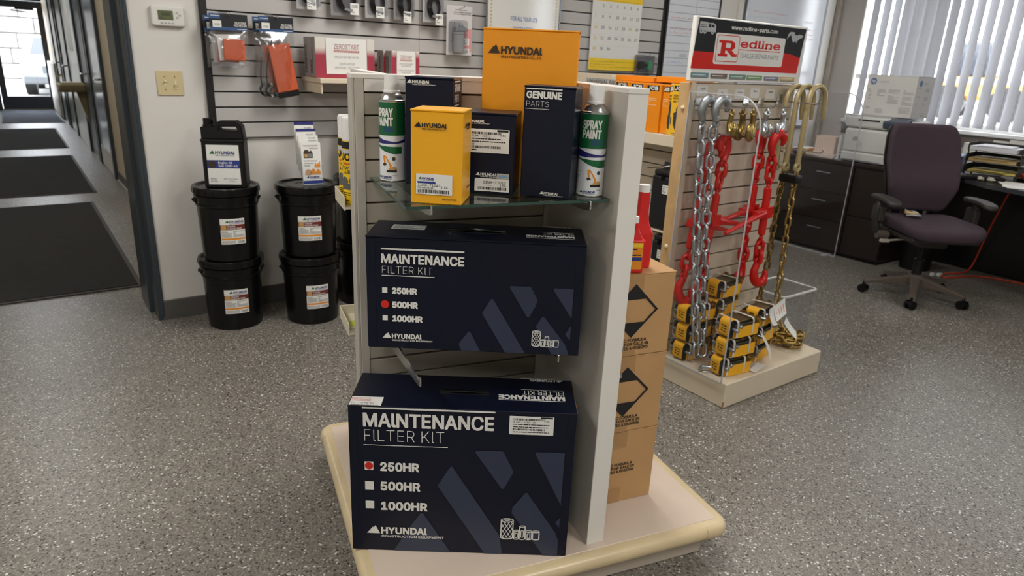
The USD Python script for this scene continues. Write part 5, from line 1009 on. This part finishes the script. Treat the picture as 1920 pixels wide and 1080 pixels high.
def jhook(label, x, y, zt, zb, mat, w=.062, rz=0):
    t = thing('tow_hook', label, 'hook', (x, y, 0), rz); a = np.linspace(PI, 0, 16)
    P = np.r_[[(-w, zb), (-w, (zb+zt)/2), (-w, zt-w-.03)], np.c_[w*np.cos(a), zt-w+w*np.sin(a)], [(w+.004, zt-w-.045), (w+.010, zt-w-.085)]]
    obj('shank', tube(np.c_[P[:, 0], np.zeros(len(P)), P[:, 1]], np.r_[np.full(len(P)-2, .0125), .011, .008], 12), mat, t, True)
    obj('eye', tube(np.c_[-w+.017*np.cos(np.linspace(0, 2*PI, 19)[:-1]), np.zeros(18), zb-.016+.017*np.sin(np.linspace(0, 2*PI, 19)[:-1])], .009, 8, closed=True), mat, t, True); return t
jhook('tan J-shaped tow hook nearest the camera at the right of the display', 3.050, 1.85, 1.338, .985, TANHOOK, .066); jhook('tan J-shaped tow hook, second in the row', 3.022, 1.892, 1.335, .985, TANHOOK, .066); jhook('tan J-shaped tow hook, third in the row', 3.0, 1.93, 1.333, .985, TANHOOK, .066)
bc = thing('brass_chain', 'yellow zinc chain falling from the tow hooks into a heap on the display base', 'chain', (0, 0, 0))
obj('wrap', [rb(2.958, 3.012, 1.825, 1.925, .895, .935, .012)], BPLASTIC2, bc, label='black tape wrap holding the chain tops')
chain(bc, [(2.988, 1.85, .965), (2.985, 1.847, .7), (2.982, 1.835, .4), (2.975, 1.80, .22), (2.985, 1.76, .165)], .058, .036, .0058, BRASS)
chain(bc, [(2.982, 1.902, .965), (2.962, 1.905, .7), (2.955, 1.905, .4), (2.955, 1.89, .2), (2.965, 1.85, .15)], .058, .036, .0058, BRASS2, .5)
R = random.Random(5); pts = []
for k in range(26): a = k*1.05; rr = .055+.028*math.sin(k*1.7); pts.append((2.965+rr*math.cos(a)*.95, 1.735+rr*math.sin(a)*.8, .1225+.0022*k))
chain(bc, pts, .058, .036, .0058, BRASS, .2)

# ---- ratchet straps stacked on the base
def strap():
    t = thing('ratchet_strap', 'x', 'ratchet strap', (0, 0, 0), 0); L, D, H = .196, .108, .088
    o = sbox(-L/2+.02, -D/2, L/2, D/2).buffer(-.035).buffer(.035, quad_segs=6); z0, z1 = .002, .052
    ring = o.difference(o.buffer(-.010)); obj('webbing_coil', slab(ring, z0, z1), STRAPY, t, 40, label='yellow webbing coil'); obj('inner_coil', slab(o.buffer(-.0105), z0+.002, z1+.010), STRAPK, t, 40, label='black inner coil')
    for k in (1, 2): obj('webbing_turn', slab(o.buffer(-.010-.012*k).exterior.buffer(.0012), z1+.010, z1+.0125), M('webbing_brown', (92, 70, 26), .7), t, False)
    # end loop arching over the left side, with printed black bars
    lp = sbox(0, 0, .046, .080).buffer(-.018).buffer(.018, quad_segs=6); obj('end_loop', mv(slab(lp, -.030, .030), -L/2+.001, -.010, .003, rx=90), STRAPK, t, 40)
    lb = lp.buffer(.0022).difference(lp); lb = lb.intersection(sbox(-.01, .006, .05, .09)); obj('loop_webbing', mv(slab(lb, -.027, .027), -L/2+.001, -.010, .003, rx=90), STRAPY, t, 40, label='yellow end loop')
    pr = Print()
    for k in range(3): pr.rect(.012, .026+k*.012, .020, .0315+k*.012, BLACK, 'black_lettering'); pr.rect(.024, .024+k*.0125, .040, .028+k*.0125, BLACK, 'black_lettering')
    pr.emit(t, frame((-L/2-.0015, .016, .003), (0, -1, 0), (0, 0, 1)))
    obj('axle', cyl((-L/2+.022, -.068, .044), (-L/2+.022, .052, .044), .0085, 14), STEEL, t, True, label='silver ratchet axle'); obj('axle', cyl((-L/2+.048, -.064, .056), (-L/2+.048, .048, .056), .0085, 14), STEEL, t, True)
    [obj('ratchet_plate', bx(-L/2+.012, .030, yy, yy+.004, .054, .068, .0015), M('plate_dark', (70, 66, 54), .4, .6), t) for yy in (-.056, .040)]
    obj('handle', [mv(bx(-.055, .055, -.040, .034, -.004, .004, .002), .015, 0, .072, ry=-4)], M('handle_olive', (104, 92, 60), .4, .7), t); [obj('gear_wheel', cyl((.066, yy, .067), (.066, yy+.009, .067), .021, 14), BRASS2, t, 30, label='yellow zinc ratchet gear') for yy in (-.050, -.012, .026)]; obj('gear_axle', cyl((.066, -.058, .067), (.066, .048, .067), .009, 10), BRASS, t, 30)
    for xx, sl in ((-.064, -4), (.030, 16)):
        q = sbox(-.056, .0, .056, .081).buffer(-.012).buffer(.012, quad_segs=4); bd = q.buffer(.0022).difference(q.buffer(.0004)); T = np.array([[0, 0, 1, xx-.006], [1, 0, 0, 0], [0, 1, 0, .001], [0, 0, 0, 1.]]); obj('tie_band', mv(slab(bd, 0, .011).apply_transform(T), 0, 0, 0, rz=sl*.3), ZIPW, t, 40, label='off-white tie band')
    return t
S0 = strap(); cols = [((2.462, 1.690), 3, -4, 'front stack', .0), ((2.440, 1.905), 3, 3, 'left rear stack behind the silver chain', .0), ((2.690, 1.735), 3, 8, 'right-hand stack', .0), ((2.615, 1.912), 4, 6, 'back stack against the slats', 0)]
lev = ['bottom', 'second', 'third', 'top']; first = True; R = random.Random(9)
for (x, y), n, rz, nm, _ in cols:
    for l in range(n):
        loc = (x+R.uniform(-.006, .006)+.004*l, y+R.uniform(-.004, .004), .1155+l*.0895); rr = rz+R.uniform(-5, 5); w_ = lev[l] if l < n-1 else 'top'
        lab = 'yellow ratchet strap bundle, %s one of the %s' % (w_, nm)
        if first: place(S0, loc, rr); keys(stage.GetPrimAtPath(S0), lab, None, 'ratchet straps on the display base'); first = False
        else: dup(S0, lab, loc, rr, 'ratchet straps on the display base')
def tag(label, quad, bend, marks):
    """paper tag as a thin bent strip through the four corners a-b (top) and d-c (bottom)"""
    a, b, c, d = [np.array(q, float) for q in quad]; n = 8; V = []; nr = np.cross(b-a, d-a); nr /= np.linalg.norm(nr)
    for k in range(n+1):
        s = k/n; off = nr*bend*math.sin(PI*s); V += [a+(d-a)*s+off, b+(c-b)*s+off, a+(d-a)*s+off-nr*.0008, b+(c-b)*s+off-nr*.0008]
    f = []
    for k in range(n):
        i = 4*k; f += [[i, i+1, i+5], [i, i+5, i+4], [i+2, i+7, i+3], [i+2, i+6, i+7], [i, i+4, i+6], [i, i+6, i+2], [i+1, i+3, i+7], [i+1, i+7, i+5]]
    t = thing('warning_tag', label, 'tag', (0, 0, 0)); obj('paper', trimesh.Trimesh(V, f, process=False), PAPER, t, False)
    ux = (b-a)/np.linalg.norm(b-a); uy = (a-d)/np.linalg.norm(a-d); L = np.linalg.norm(a-d); W = np.linalg.norm(b-a)
    for k in range(marks): obj('orange_mark', mv(bx(-.0025, .0025, -L*.30, L*.30, 0, .0006)).apply_transform(frame(a+ux*W*(k+1)/(marks+1)+(d-a)*.5+nr*(bend+.0004), ux, uy)), M('orange_ink', (226, 130, 90), .6), t, False)
tag('white warning tag with orange stripes hanging at the right of the strap stacks', [(2.700, 1.668, .385), (2.815, 1.690, .400), (2.812, 1.668, .330), (2.700, 1.640, .318)], .004, 4)
tag('white paper tag twisted in front of the top right strap', [(2.64, 1.650, .386), (2.70, 1.668, .386), (2.712, 1.640, .300), (2.66, 1.630, .31)], .006, 1)
tag('white paper tag slanting over the brass chain heap', [(2.80, 1.665, .285), (2.855, 1.69, .295), (2.92, 1.665, .215), (2.87, 1.630, .20)], .004, 0)
tag('long white paper tag draped down to the base in front of the straps', [(2.575, 1.630, .285), (2.605, 1.66, .29), (2.70, 1.640, .165), (2.64, 1.60, .15)], -.006, 0)
tag('white paper tag lying flat on the base with an orange stripe', [(2.53, 1.628, .1225), (2.63, 1.66, .1235), (2.65, 1.625, .1195), (2.54, 1.603, .1185)], .001, 1)
tub = thing('clear_tub', 'empty clear plastic tub on the floor right of the trailer parts display', 'tub', (3.245, 1.985, 0))
o = sbox(-.145, -.12, .145, .12).buffer(-.02).buffer(.02, quad_segs=4); i_ = o.buffer(-.003)
obj('wall', [slab(o.difference(i_), .003, .295), slab(o, 0, .003)], ACRY, tub, False); obj('rim', slab(o.buffer(.010).difference(i_), .293, .300), M('rim_milky', (206, 206, 202), .35), tub, False, label='milky rim')

# ================================================================== office corner: credenza, desk, printer, chair
cz = thing('credenza', 'dark espresso drawer credenza along the window wall carrying the printer', 'cabinet', (0, 0, 0)); CX, CY0, CY1 = 5.27, 2.465, 3.72
obj('carcass', bx(CX+.018, 5.86, CY0+.006, CY1, .02, .72, .003), DESKB, cz); obj('worktop', bx(CX-.006, 5.87, CY0, CY1+.01, .72, .745, .004), DESKB, cz); obj('plinth', bx(CX+.03, 5.84, CY0+.02, CY1, 0, .02), BPLASTIC2, cz)
for (y0, y1, zs_) in ((CY0+.008, 2.775, (.03, .342, .712)), (2.783, 3.25, (.03, .265, .488, .712)), (3.258, CY1-.004, (.03, .265, .488, .712))):
    for a, b in zip(zs_, zs_[1:]):
        f_ = obj('drawer', bx(CX, CX+.018, y0, y1, a+.003, b-.003, .002), DESKB, cz)
        if y0 > 2.7: obj('bar_handle', [bx(CX-.026, CX-.018, (y0+y1)/2-.06, (y0+y1)/2+.06, b-.075, b-.065, .002)]+[bx(CX-.022, CX, (y0+y1)/2+s*.055-.004, (y0+y1)/2+s*.055+.004, b-.074, b-.066) for s in (-1, 1)], STEEL, f_)
dg = thing('acrylic_screen', 'tall clear acrylic screen with a rounded corner in front of the credenza drawers', 'screen', (0, 0, 0))
g = unary_union([sbox(2.78, .004, 3.62, 1.10), sbox(2.94, 1.0, 3.62, 1.26), Point(2.94, 1.10).buffer(.16, quad_segs=12)])
TX = np.array([[0, 0, 1, 5.222], [1, 0, 0, 0], [0, 1, 0, 0], [0, 0, 0, 1.]])
obj('sheet', slab(g, 0, .005).apply_transform(TX), ACRY, dg, False); obj('polished_edge', slab(g.exterior.buffer(.0032), -.0004, .0054).apply_transform(TX), ACRYE, dg, False); [obj('foot', bx(5.17, 5.268, y-.02, y+.02, 0, .006), ACRYE, dg, False) for y in (2.85, 3.5)]; obj('standoff', cyl((5.210, 2.80, .93), (5.234, 2.80, .93), .016, 16), CHROME, dg)
dk = thing('desk', 'black office desk with a rounded front edge under the window blinds', 'desk', (0, 0, 0))
top = Polygon([(6.33, 2.46), (5.88, 2.46), (5.60, 2.30), (5.35, 2.03), (5.22, 1.85), (5.17, 1.70), (5.10, 1.50), (5.02, 1.2), (4.98, .8), (4.98, -.6), (6.33, -.6)]).buffer(-.03).buffer(.03, quad_segs=6)
obj('worktop', slab(top, .712, .742), DESKT, dk, 30); obj('edge_band', slab(top.buffer(.004).difference(top.buffer(-.004)), .715, .7405), M('edge_gloss', (60, 62, 68), .15), dk, 30); obj('modesty_panel', bx(5.86, 5.885, -.58, 2.40, .02, .712), DESKT, dk); obj('side_panel', bx(5.1, 5.86, -.60, -.575, 0, .712), DESKT, dk); obj('side_panel', bx(5.88, 6.32, 2.43, 2.455, 0, .712), DESKT, dk)
# printer and carton
pt = thing('laser_printer', 'white multifunction laser printer standing on the credenza', 'printer', (0, 0, 0)); PW = M('printer_white', (206, 206, 204), .4); PD = M('printer_slate', (72, 84, 98), .35)
X0, Y0, Y1 = 5.33, 2.535, 2.962
obj('body', [rb(X0+.012, 5.80, Y0, Y1-.01, .775, 1.000, .016), bx(X0+.03, 5.79, Y0+.01, Y1-.02, .746, .78)], PW, pt, 40); obj('front_door', rb(X0, X0+.03, Y0+.01, Y1-.012, .826, .992, .012), PW, pt, 40); obj('paper_tray', rb(X0-.004, X0+.03, Y0+.008, Y1-.010, .750, .820, .012), PW, pt, 40)
obj('tray_grip', bx(X0-.006, X0-.002, Y0+.10, Y1-.03, .752, .764), GREYP, pt); obj('scanner', [rb(X0+.004, 5.80, Y0+.10, Y1+.012, 1.004, 1.092, .02), rb(X0+.06, 5.80, Y0-.005, Y0+.13, 1.004, 1.075, .02)], PW, pt, 40); obj('lid_line', bx(X0+.02, 5.79, Y0+.12, Y1, 1.092, 1.098, .002), M('lid_grey', (170, 172, 172), .4), pt)
obj('control_panel', mv(rb(0, .12, -.105, .06, 0, .06, .015), X0+.0, Y0+.075, 1.012, ry=-14), PD, pt, 40, label='slate control panel'); obj('side_latch', rb(X0-.012, X0+.02, Y1-.004, Y1+.022, .985, 1.03, .006), GREYP, pt, 40); obj('output_slot', bx(X0+.001, X0+.006, Y0+.16, Y1-.1, 1.06, 1.07), BLACK, pt, False)
hb_ = thing('toner_carton', 'white printer supplies carton with a round blue logo on top of the printer', 'carton', (5.47, 2.925, 1.0985), 0); w, d, h = .375, .27, .30
CW = M('carton_white', (214, 212, 208), .5); obj('body', bx(0, d, -w, 0, 0, h-.003, .002), CW, hb_); obj('lid_flap', [bx(-.001, d+.001, -w-.001, -w*.5-.001, h-.003, h), bx(-.001, d+.001, -w*.5+.001, .001, h-.003, h)], CW, hb_, False)
pr = Print(); HB = M('logo_blue', (96, 122, 172), .5); pr.poly(Point(.05, h-.048).buffer(.025), HB, 'blue_logo'); pr.text('hp', .035, h-.057, .021, .030, WHITE, 'white_lettering', True, 1); pr.text('LaserJet', .098, h-.055, .015, .068, M('pale_ink', (176, 176, 176), .5), 'pale_lettering', False)
LG = M('text_grey', (172, 170, 168), .5)
for (x0, x1, z0, z1, n, sd) in ((.02, .075, .17, .20, 3, 1), (.095, .155, .145, .20, 6, 2), (.18, .262, .17, .20, 5, 3), (.18, .262, .095, .155, 9, 4), (.29, .365, .165, .20, 5, 5), (.29, .365, .09, .155, 9, 6), (.03, .05, .12, .16, 4, 7), (.10, .16, .02, .055, 4, 8), (.28, .365, .03, .075, 8, 9), (.02, .06, .05, .065, 2, 10)): pr.lines(x0, z0, x1, z1, n, LG, 'small_print', 0, sd)
pr.emit(hb_, LEFTF(-.0004, 0, 0)); pr = Print(); pr.poly(Point(.06, h-.05).buffer(.022), HB, 'blue_logo'); pr.text('LaserJet', .11, h-.055, .014, .06, M('pale_ink', (176, 176, 176), .5), 'pale_lettering', False)
for k, z in enumerate((.21, .15, .10, .03)): pr.lines(.03, z, .08, z+.012, 2, LG, 'small_print', 0, 30+k); pr.lines(.15, z-.02, .21, z+.01, 3, LG, 'small_print', 0, 40+k)
pr.emit(hb_, FRONT(0, -w-.0004, 0))
# small things on the credenza
tb_ = thing('paper_bin', 'pinkish cardboard tub standing on a paper stack on the credenza', 'tub', (5.44, 3.135, .7725), 4); TBM = M('pink_card', (226, 204, 190), .6); o = sbox(-.06, -.085, .06, .085).buffer(-.015).buffer(.015)
obj('wall', [slab(o.difference(o.buffer(-.003)), .002, .135), slab(o, 0, .003)], TBM, tb_, 40); obj('contents', slab(o.buffer(-.004), .06, .115), TANP, tb_, False)
stk = thing('paper_stack', 'stack of cream paper under the cardboard tub', 'paper', (5.44, 3.13, .7455), -3)
for k in range(3): obj('ream', mv(bx(-.10, .10, -.125, .125, k*.0086, k*.0086+.0083), rz=(-2, 3, 0)[k]), M('cream_paper', (228, 214, 202), .6), stk, False)
single('sheet_stand', [bx(5.34, 5.352, 2.972, 2.992, .7455, .93, .002), bx(5.33, 5.41, 2.968, 2.996, .7453, .7513)], M('stand_pale', (206, 210, 214), .3), 'pale upright sheet stand between the tub and the printer', 'stand')
oc = thing('orange_folder', 'orange folder lying at the far end of the credenza', 'folder', (5.55, 3.42, .7455), 12); obj('cover', bx(-.10, .10, -.07, .07, 0, .03, .003), M('folder_orange', (226, 146, 50), .5), oc); obj('sheets', bx(-.095, .098, -.066, .066, .03, .034), PAPER, oc, False)
for k, (dx, c, n_) in enumerate(((.0, (50, 66, 140), 'blue'), (.05, (150, 160, 60), 'olive green'))): single('tape_roll', [mv(slab(Point(0, 0).buffer(.022).difference(Point(0, 0).buffer(.012)), 0, .035), 5.36, 3.40-dx-.03, .7675, rx=90)], M('roll_'+n_.split()[0], c, .4), n_+' roll of tape beside the orange folder', 'tape')
# desk clutter
tr = thing('letter_trays', 'stack of black mesh letter trays full of papers on the desk', 'letter tray', (5.66, 1.985, .7425), 8)
TRM = M('tray_black', (44, 42, 38), .5)
for k in range(3):
    z = .03+k*.075
    tk = obj('tray', [bx(-.12, .12, -.165, .165, z, z+.004), bx(-.12, .12, -.165, -.161, z, z+.05), bx(-.12, .12, .161, .165, z, z+.05), bx(.116, .12, -.165, .165, z, z+.05)]+[bx(sx*.10-.004, sx*.10+.004, sy*.160-.004, sy*.160+.004, z-.03 if k == 0 else z-.03, z) for sx in (-1, 1) for sy in (-1, 1)], TRM, tr, False)
    obj('papers', [mv(bx(-.125, .09, -.145, .140, 0, .012+.008*k), -.012*k, 0, z+.005, rz=3-4*k), mv(bx(-.14, .08, -.11, .10, 0, .004), -.005, .01, z+.019+.008*k, rz=-5+3*k)], M('tray_paper_%d' % k, ((196, 178, 96), (176, 150, 96), (206, 206, 212))[k], .6), tr, False)
[obj('foot', bx(sx*.10-.006, sx*.10+.006, sy*.158-.006, sy*.158+.006, 0, .03), TRM, tr) for sx in (-1, 1) for sy in (-1, 1)]
for k, (y, z1, n_) in enumerate(((2.145, .965, 'left white card standing behind the letter trays'), (2.03, .98, 'right white card standing behind the letter trays'))): single('note_card', mv(bx(-.002, .002, -.05, .055, 0, z1-.7435), 6.10-.02*k, y, .7427, ry=4), PAPER, n_, 'card')
single('supply_box', bx(6.20, 6.31, 2.30, 2.43, .7425, .915, .003), PAPER, 'white box under the window between the chair back and the letter trays', 'box')
bb = thing('blue_binder', 'blue plastic binder standing on the desk by the chair back', 'binder', (5.72, 2.245, .7425), 14); obj('cover', [bx(-.11, .11, -.03, .03, 0, .12, .006)], M('binder_blue', (34, 66, 140), .35), bb); obj('spine_label', bx(-.1112, -.1102, -.015, .015, .03, .09), PAPER, bb, False)
pl = thing('desk_papers', 'loose white sheets at the front of the desk', 'paper', (5.37, 1.70, .7425), 25); obj('sheet', mv(bx(-.15, .15, -.11, .11, 0, .0015), rz=5), PAPER, pl, False); obj('sheet', mv(bx(-.15, .15, -.11, .11, .0017, .003), .01, -.01, 0, rz=-8), PAPER, pl, False)
rs = thing('stapler', 'small red-orange stapler behind the loose sheets', 'stapler', (5.70, 1.815, .7425), 60); obj('base', rb(-.06, .06, -.016, .016, 0, .012, .004), BPLASTIC, rs); obj('arm', mv(rb(-.06, .055, -.015, .015, 0, .028, .008), 0, 0, .016, ry=-6), M('stapler_red', (226, 74, 40), .35), rs, 40)
cp = thing('crumpled_papers', 'crumpled pale paper scraps on the desk before the trays', 'paper', (5.40, 1.93, .7425), 0); R = random.Random(8)
for k in range(4):
    m_ = trimesh.creation.icosphere(2, .022); m_.vertices *= (.55+.8*meshkit.noise(m_.vertices*70+k*9, k))[:, None]*[1.3, 1, .5]; m_.apply_translation([R.uniform(-.05, .05), -.045+.03*k, -m_.bounds[0][2]]); obj('scrap', m_, M('scrap_paper', (190, 184, 170), .7), cp, False)
ph = thing('keyboard', 'black keyboard lying on the desk beside the trays', 'keyboard', (5.44, 2.035, .7425), 38); obj('case', bx(-.075, .075, -.19, .19, 0, .018, .004), BPLASTIC2, ph); obj('keys', [bx(-.06+.024*i, -.04+.024*i, -.178+.024*j, -.158+.024*j, .018, .0225) for i in range(5) for j in range(15)], M('key_dark', (48, 48, 50), .5), ph, False, kind='stuff')
wbn = thing('waste_bin', 'black plastic waste bin under the desk behind the chair', 'bin', (5.52, 2.30, 0)); obj('bucket', lathe([(.001, .004), (.10, .004), (.105, 0), (.125, .285), (.130, .29), (.127, .292), (.121, .287), (.101, .01), (.001, .01)], 32), BPLASTIC2, wbn); obj('rim', lathe([(.125, .281), (.134, .283), (.134, .292), (.125, .294)], 32), BPLASTIC2, wbn)
cord = thing('extension_cord', 'orange extension cord trailing from the desk to the floor', 'cord', (0, 0, 0)); OC = M('cord_orange', (206, 66, 30), .5)
obj('cable', [tube(spline([(5.70, 1.86, .70), (5.74, 1.93, .42), (5.80, 1.99, .18), (5.79, 2.02, .03), (5.68, 2.04, .007), (5.50, 2.08, .007), (5.44, 2.05, .007), (5.56, 1.99, .007), (5.74, 1.90, .007), (5.81, 1.70, .007), (5.83, 1.3, .007), (5.83, .6, .007)], 120), .0058, 8)], OC, cord, True)
[obj('plug', q, PAPER, cord, label='white plug') for q in (rb(5.425, 5.475, 2.07, 2.10, 0, .026, .008), rb(5.39, 5.43, 2.10, 2.13, 0, .026, .008))]

ch = thing('office_chair', 'plum upholstered swivel office chair with grey arms in front of the desk', 'office chair', (4.75, 1.955, 0), -34)
so = sbox(-.255, -.26, .255, .23).buffer(-.12).buffer(.12, quad_segs=8)
sm = soft(so, 0, .075, .034, 5); v, f = trimesh.remesh.subdivide_to_size(sm.vertices, sm.faces, .035); q = (v[:, 1]+.26)/.5
v[:, 2] += -.045*np.clip(.35-q, 0, 1)**2*4+.012*(np.abs(v[:, 0])/.25)**2+.02*np.clip(q-.7, 0, 1); obj('seat', mv(trimesh.Trimesh(v, f, process=True), 0, -.02, .445), FAB, ch, 60)
bo = Polygon([(-.185, .0), (-.235, .16), (-.250, .32), (-.235, .48), (-.205, .56), (.205, .56), (.235, .48), (.250, .32), (.235, .16), (.185, .0)]).buffer(-.05).buffer(.05, quad_segs=6)
bm = soft(bo, 0, .055, .026, 5); v, f = trimesh.remesh.subdivide_to_size(bm.vertices, bm.faces, .035)
# outline (x, height) stood up: depth = y; curve the sides forward and the lumbar outwards
X, H_, D_ = v[:, 0].copy(), v[:, 1].copy(), v[:, 2].copy(); Y = .235-D_-.9*X**2-.035*np.exp(-((H_-.16)/.12)**2)+.10*(np.clip(H_, 0, 1)/.56)**1.5; obj('backrest', trimesh.Trimesh(np.c_[X, Y, .545+H_], f, process=True), FAB, ch, 60)
obj('back_shell', mv(trimesh.Trimesh(np.c_[X*.96, .030+.235-D_*.35+.012-.9*X**2-.035*np.exp(-((H_-.16)/.12)**2)+.10*(np.clip(H_, 0, 1)/.56)**1.5, .555+H_*.96], f, process=True)), CHAIRP, ch, 60)
obj('back_bar', [tube(spline([(0, .10, .41), (0, .25, .43), (0, .285, .52), (0, .265, .66)], 16), .026, 10), tube(spline([(-.05, .08, .40), (-.09, .26, .45), (-.08, .29, .60)], 12), .012, 8), tube(spline([(.05, .08, .40), (.09, .26, .45), (.08, .29, .60)], 12), .012, 8)], CHAIRP, ch)
obj('seat_pan', [rb(-.22, .22, -.22, .18, .415, .452, .014), rb(-.09, .09, -.12, .14, .36, .42, .02)], CHAIRP, ch, 40)
for sx in (-1, 1):
    ar = obj('arm_post', [tube(spline([(sx*.20, .06, .42), (sx*.285, .06, .425), (sx*.315, .05, .47), (sx*.312, .05, .63)], 18), .024, 10), rb(sx*.312-.022, sx*.312+.022, .0, .10, .50, .60, .012)], CHAIRP, ch, 40)
    o = sbox(-.045, -.15, .045, .11).buffer(-.035).buffer(.035, quad_segs=6); am = soft(o, 0, .03, .012, 3); vv, ff = trimesh.remesh.subdivide_to_size(am.vertices, am.faces, .03); vv[:, 2] -= .8*np.clip(-.02-vv[:, 1], 0, 1)**2*1.5; obj('arm_pad', mv(trimesh.Trimesh(vv, ff, process=True), sx*.31, .02, .635), M('arm_pad_grey', (50, 46, 44), .55), ch, 60)
obj('tension_knob', cyl((-.23, .04, .41), (-.30, .04, .41), .028, 16), CHAIRB, ch); obj('lever', [cyl((-.10, -.02, .40), (-.27, -.03, .385), .007, 8), rb(-.31, -.25, -.045, -.015, .372, .395, .008)], M('lever_pale', (176, 170, 160), .4), ch, 40)
obj('gas_column', [cyl((0, 0, .10), (0, 0, .26), .030, 20), cyl((0, 0, .25), (0, 0, .37), .018, 16)], BPLASTIC2, ch, 40)
obj('hub', solid([(.05, .085), (.055, .10), (.048, .155), (.04, .16)], 24), CHAIRB, ch)
for k in range(5):
    a = rad(60+72*k+34); d = np.array([math.cos(a), math.sin(a), 0]); n_ = np.array([-d[1], d[0], 0])
    V = []
    for s, wd, zt, zb in ((.03, .032, .150, .090), (.16, .024, .122, .084), (.305, .018, .090, .068)):
        V += [d*s+n_*wd+[0, 0, zt-.008], d*s-n_*wd+[0, 0, zt-.008], d*s+n_*wd*.5+[0, 0, zt], d*s-n_*wd*.5+[0, 0, zt], d*s+n_*wd*.8+[0, 0, zb], d*s-n_*wd*.8+[0, 0, zb]]
    obj('base_leg', cat_([trimesh.Trimesh(*hull(V[:12]), process=False), trimesh.Trimesh(*hull(V[6:]), process=False)]), CHAIRB, ch)
    c = d*.302; ax = np.array([math.cos(a+.9), math.sin(a+.9), 0])
    cs = obj('caster', [cyl(c-ax*.026+[0, 0, .0275], c-ax*.008+[0, 0, .0275], .0275, 20), cyl(c+ax*.008+[0, 0, .0275], c+ax*.026+[0, 0, .0275], .0275, 20), cyl(c+[0, 0, .0275], c+[0, 0, .075], .009, 10), cyl(c-ax*.012+[0, 0, .03], c+ax*.012+[0, 0, .03], .022, 14)], BPLASTIC, ch, 40)
p3 = np.array([4.75, 1.955, 0]); sp = thing('seat_packet', 'small tan and white packet with cable lying on the chair seat', 'packet', (4.745, 2.075, .531), 30)
obj('wrapper', [mv(bx(-.06, .06, -.035, .035, 0, .018, .006), ry=6, z=.006)], M('packet_tan', (176, 150, 100), .5), sp); obj('white_label', mv(bx(-.05, .02, -.036, -.012, .019, .021), ry=6, z=.006), PAPER, sp, False)
obj('cable', tube(spline([(.05, 0, .012), (.10, .02, .02), (.12, -.03, .008), (.06, -.05, .006), (-.04, -.055, .008), (-.10, -.03, .02), (-.09, .03, .01)], 40), .006, 6), M('cable_pale', (170, 170, 168), .4), sp, True)
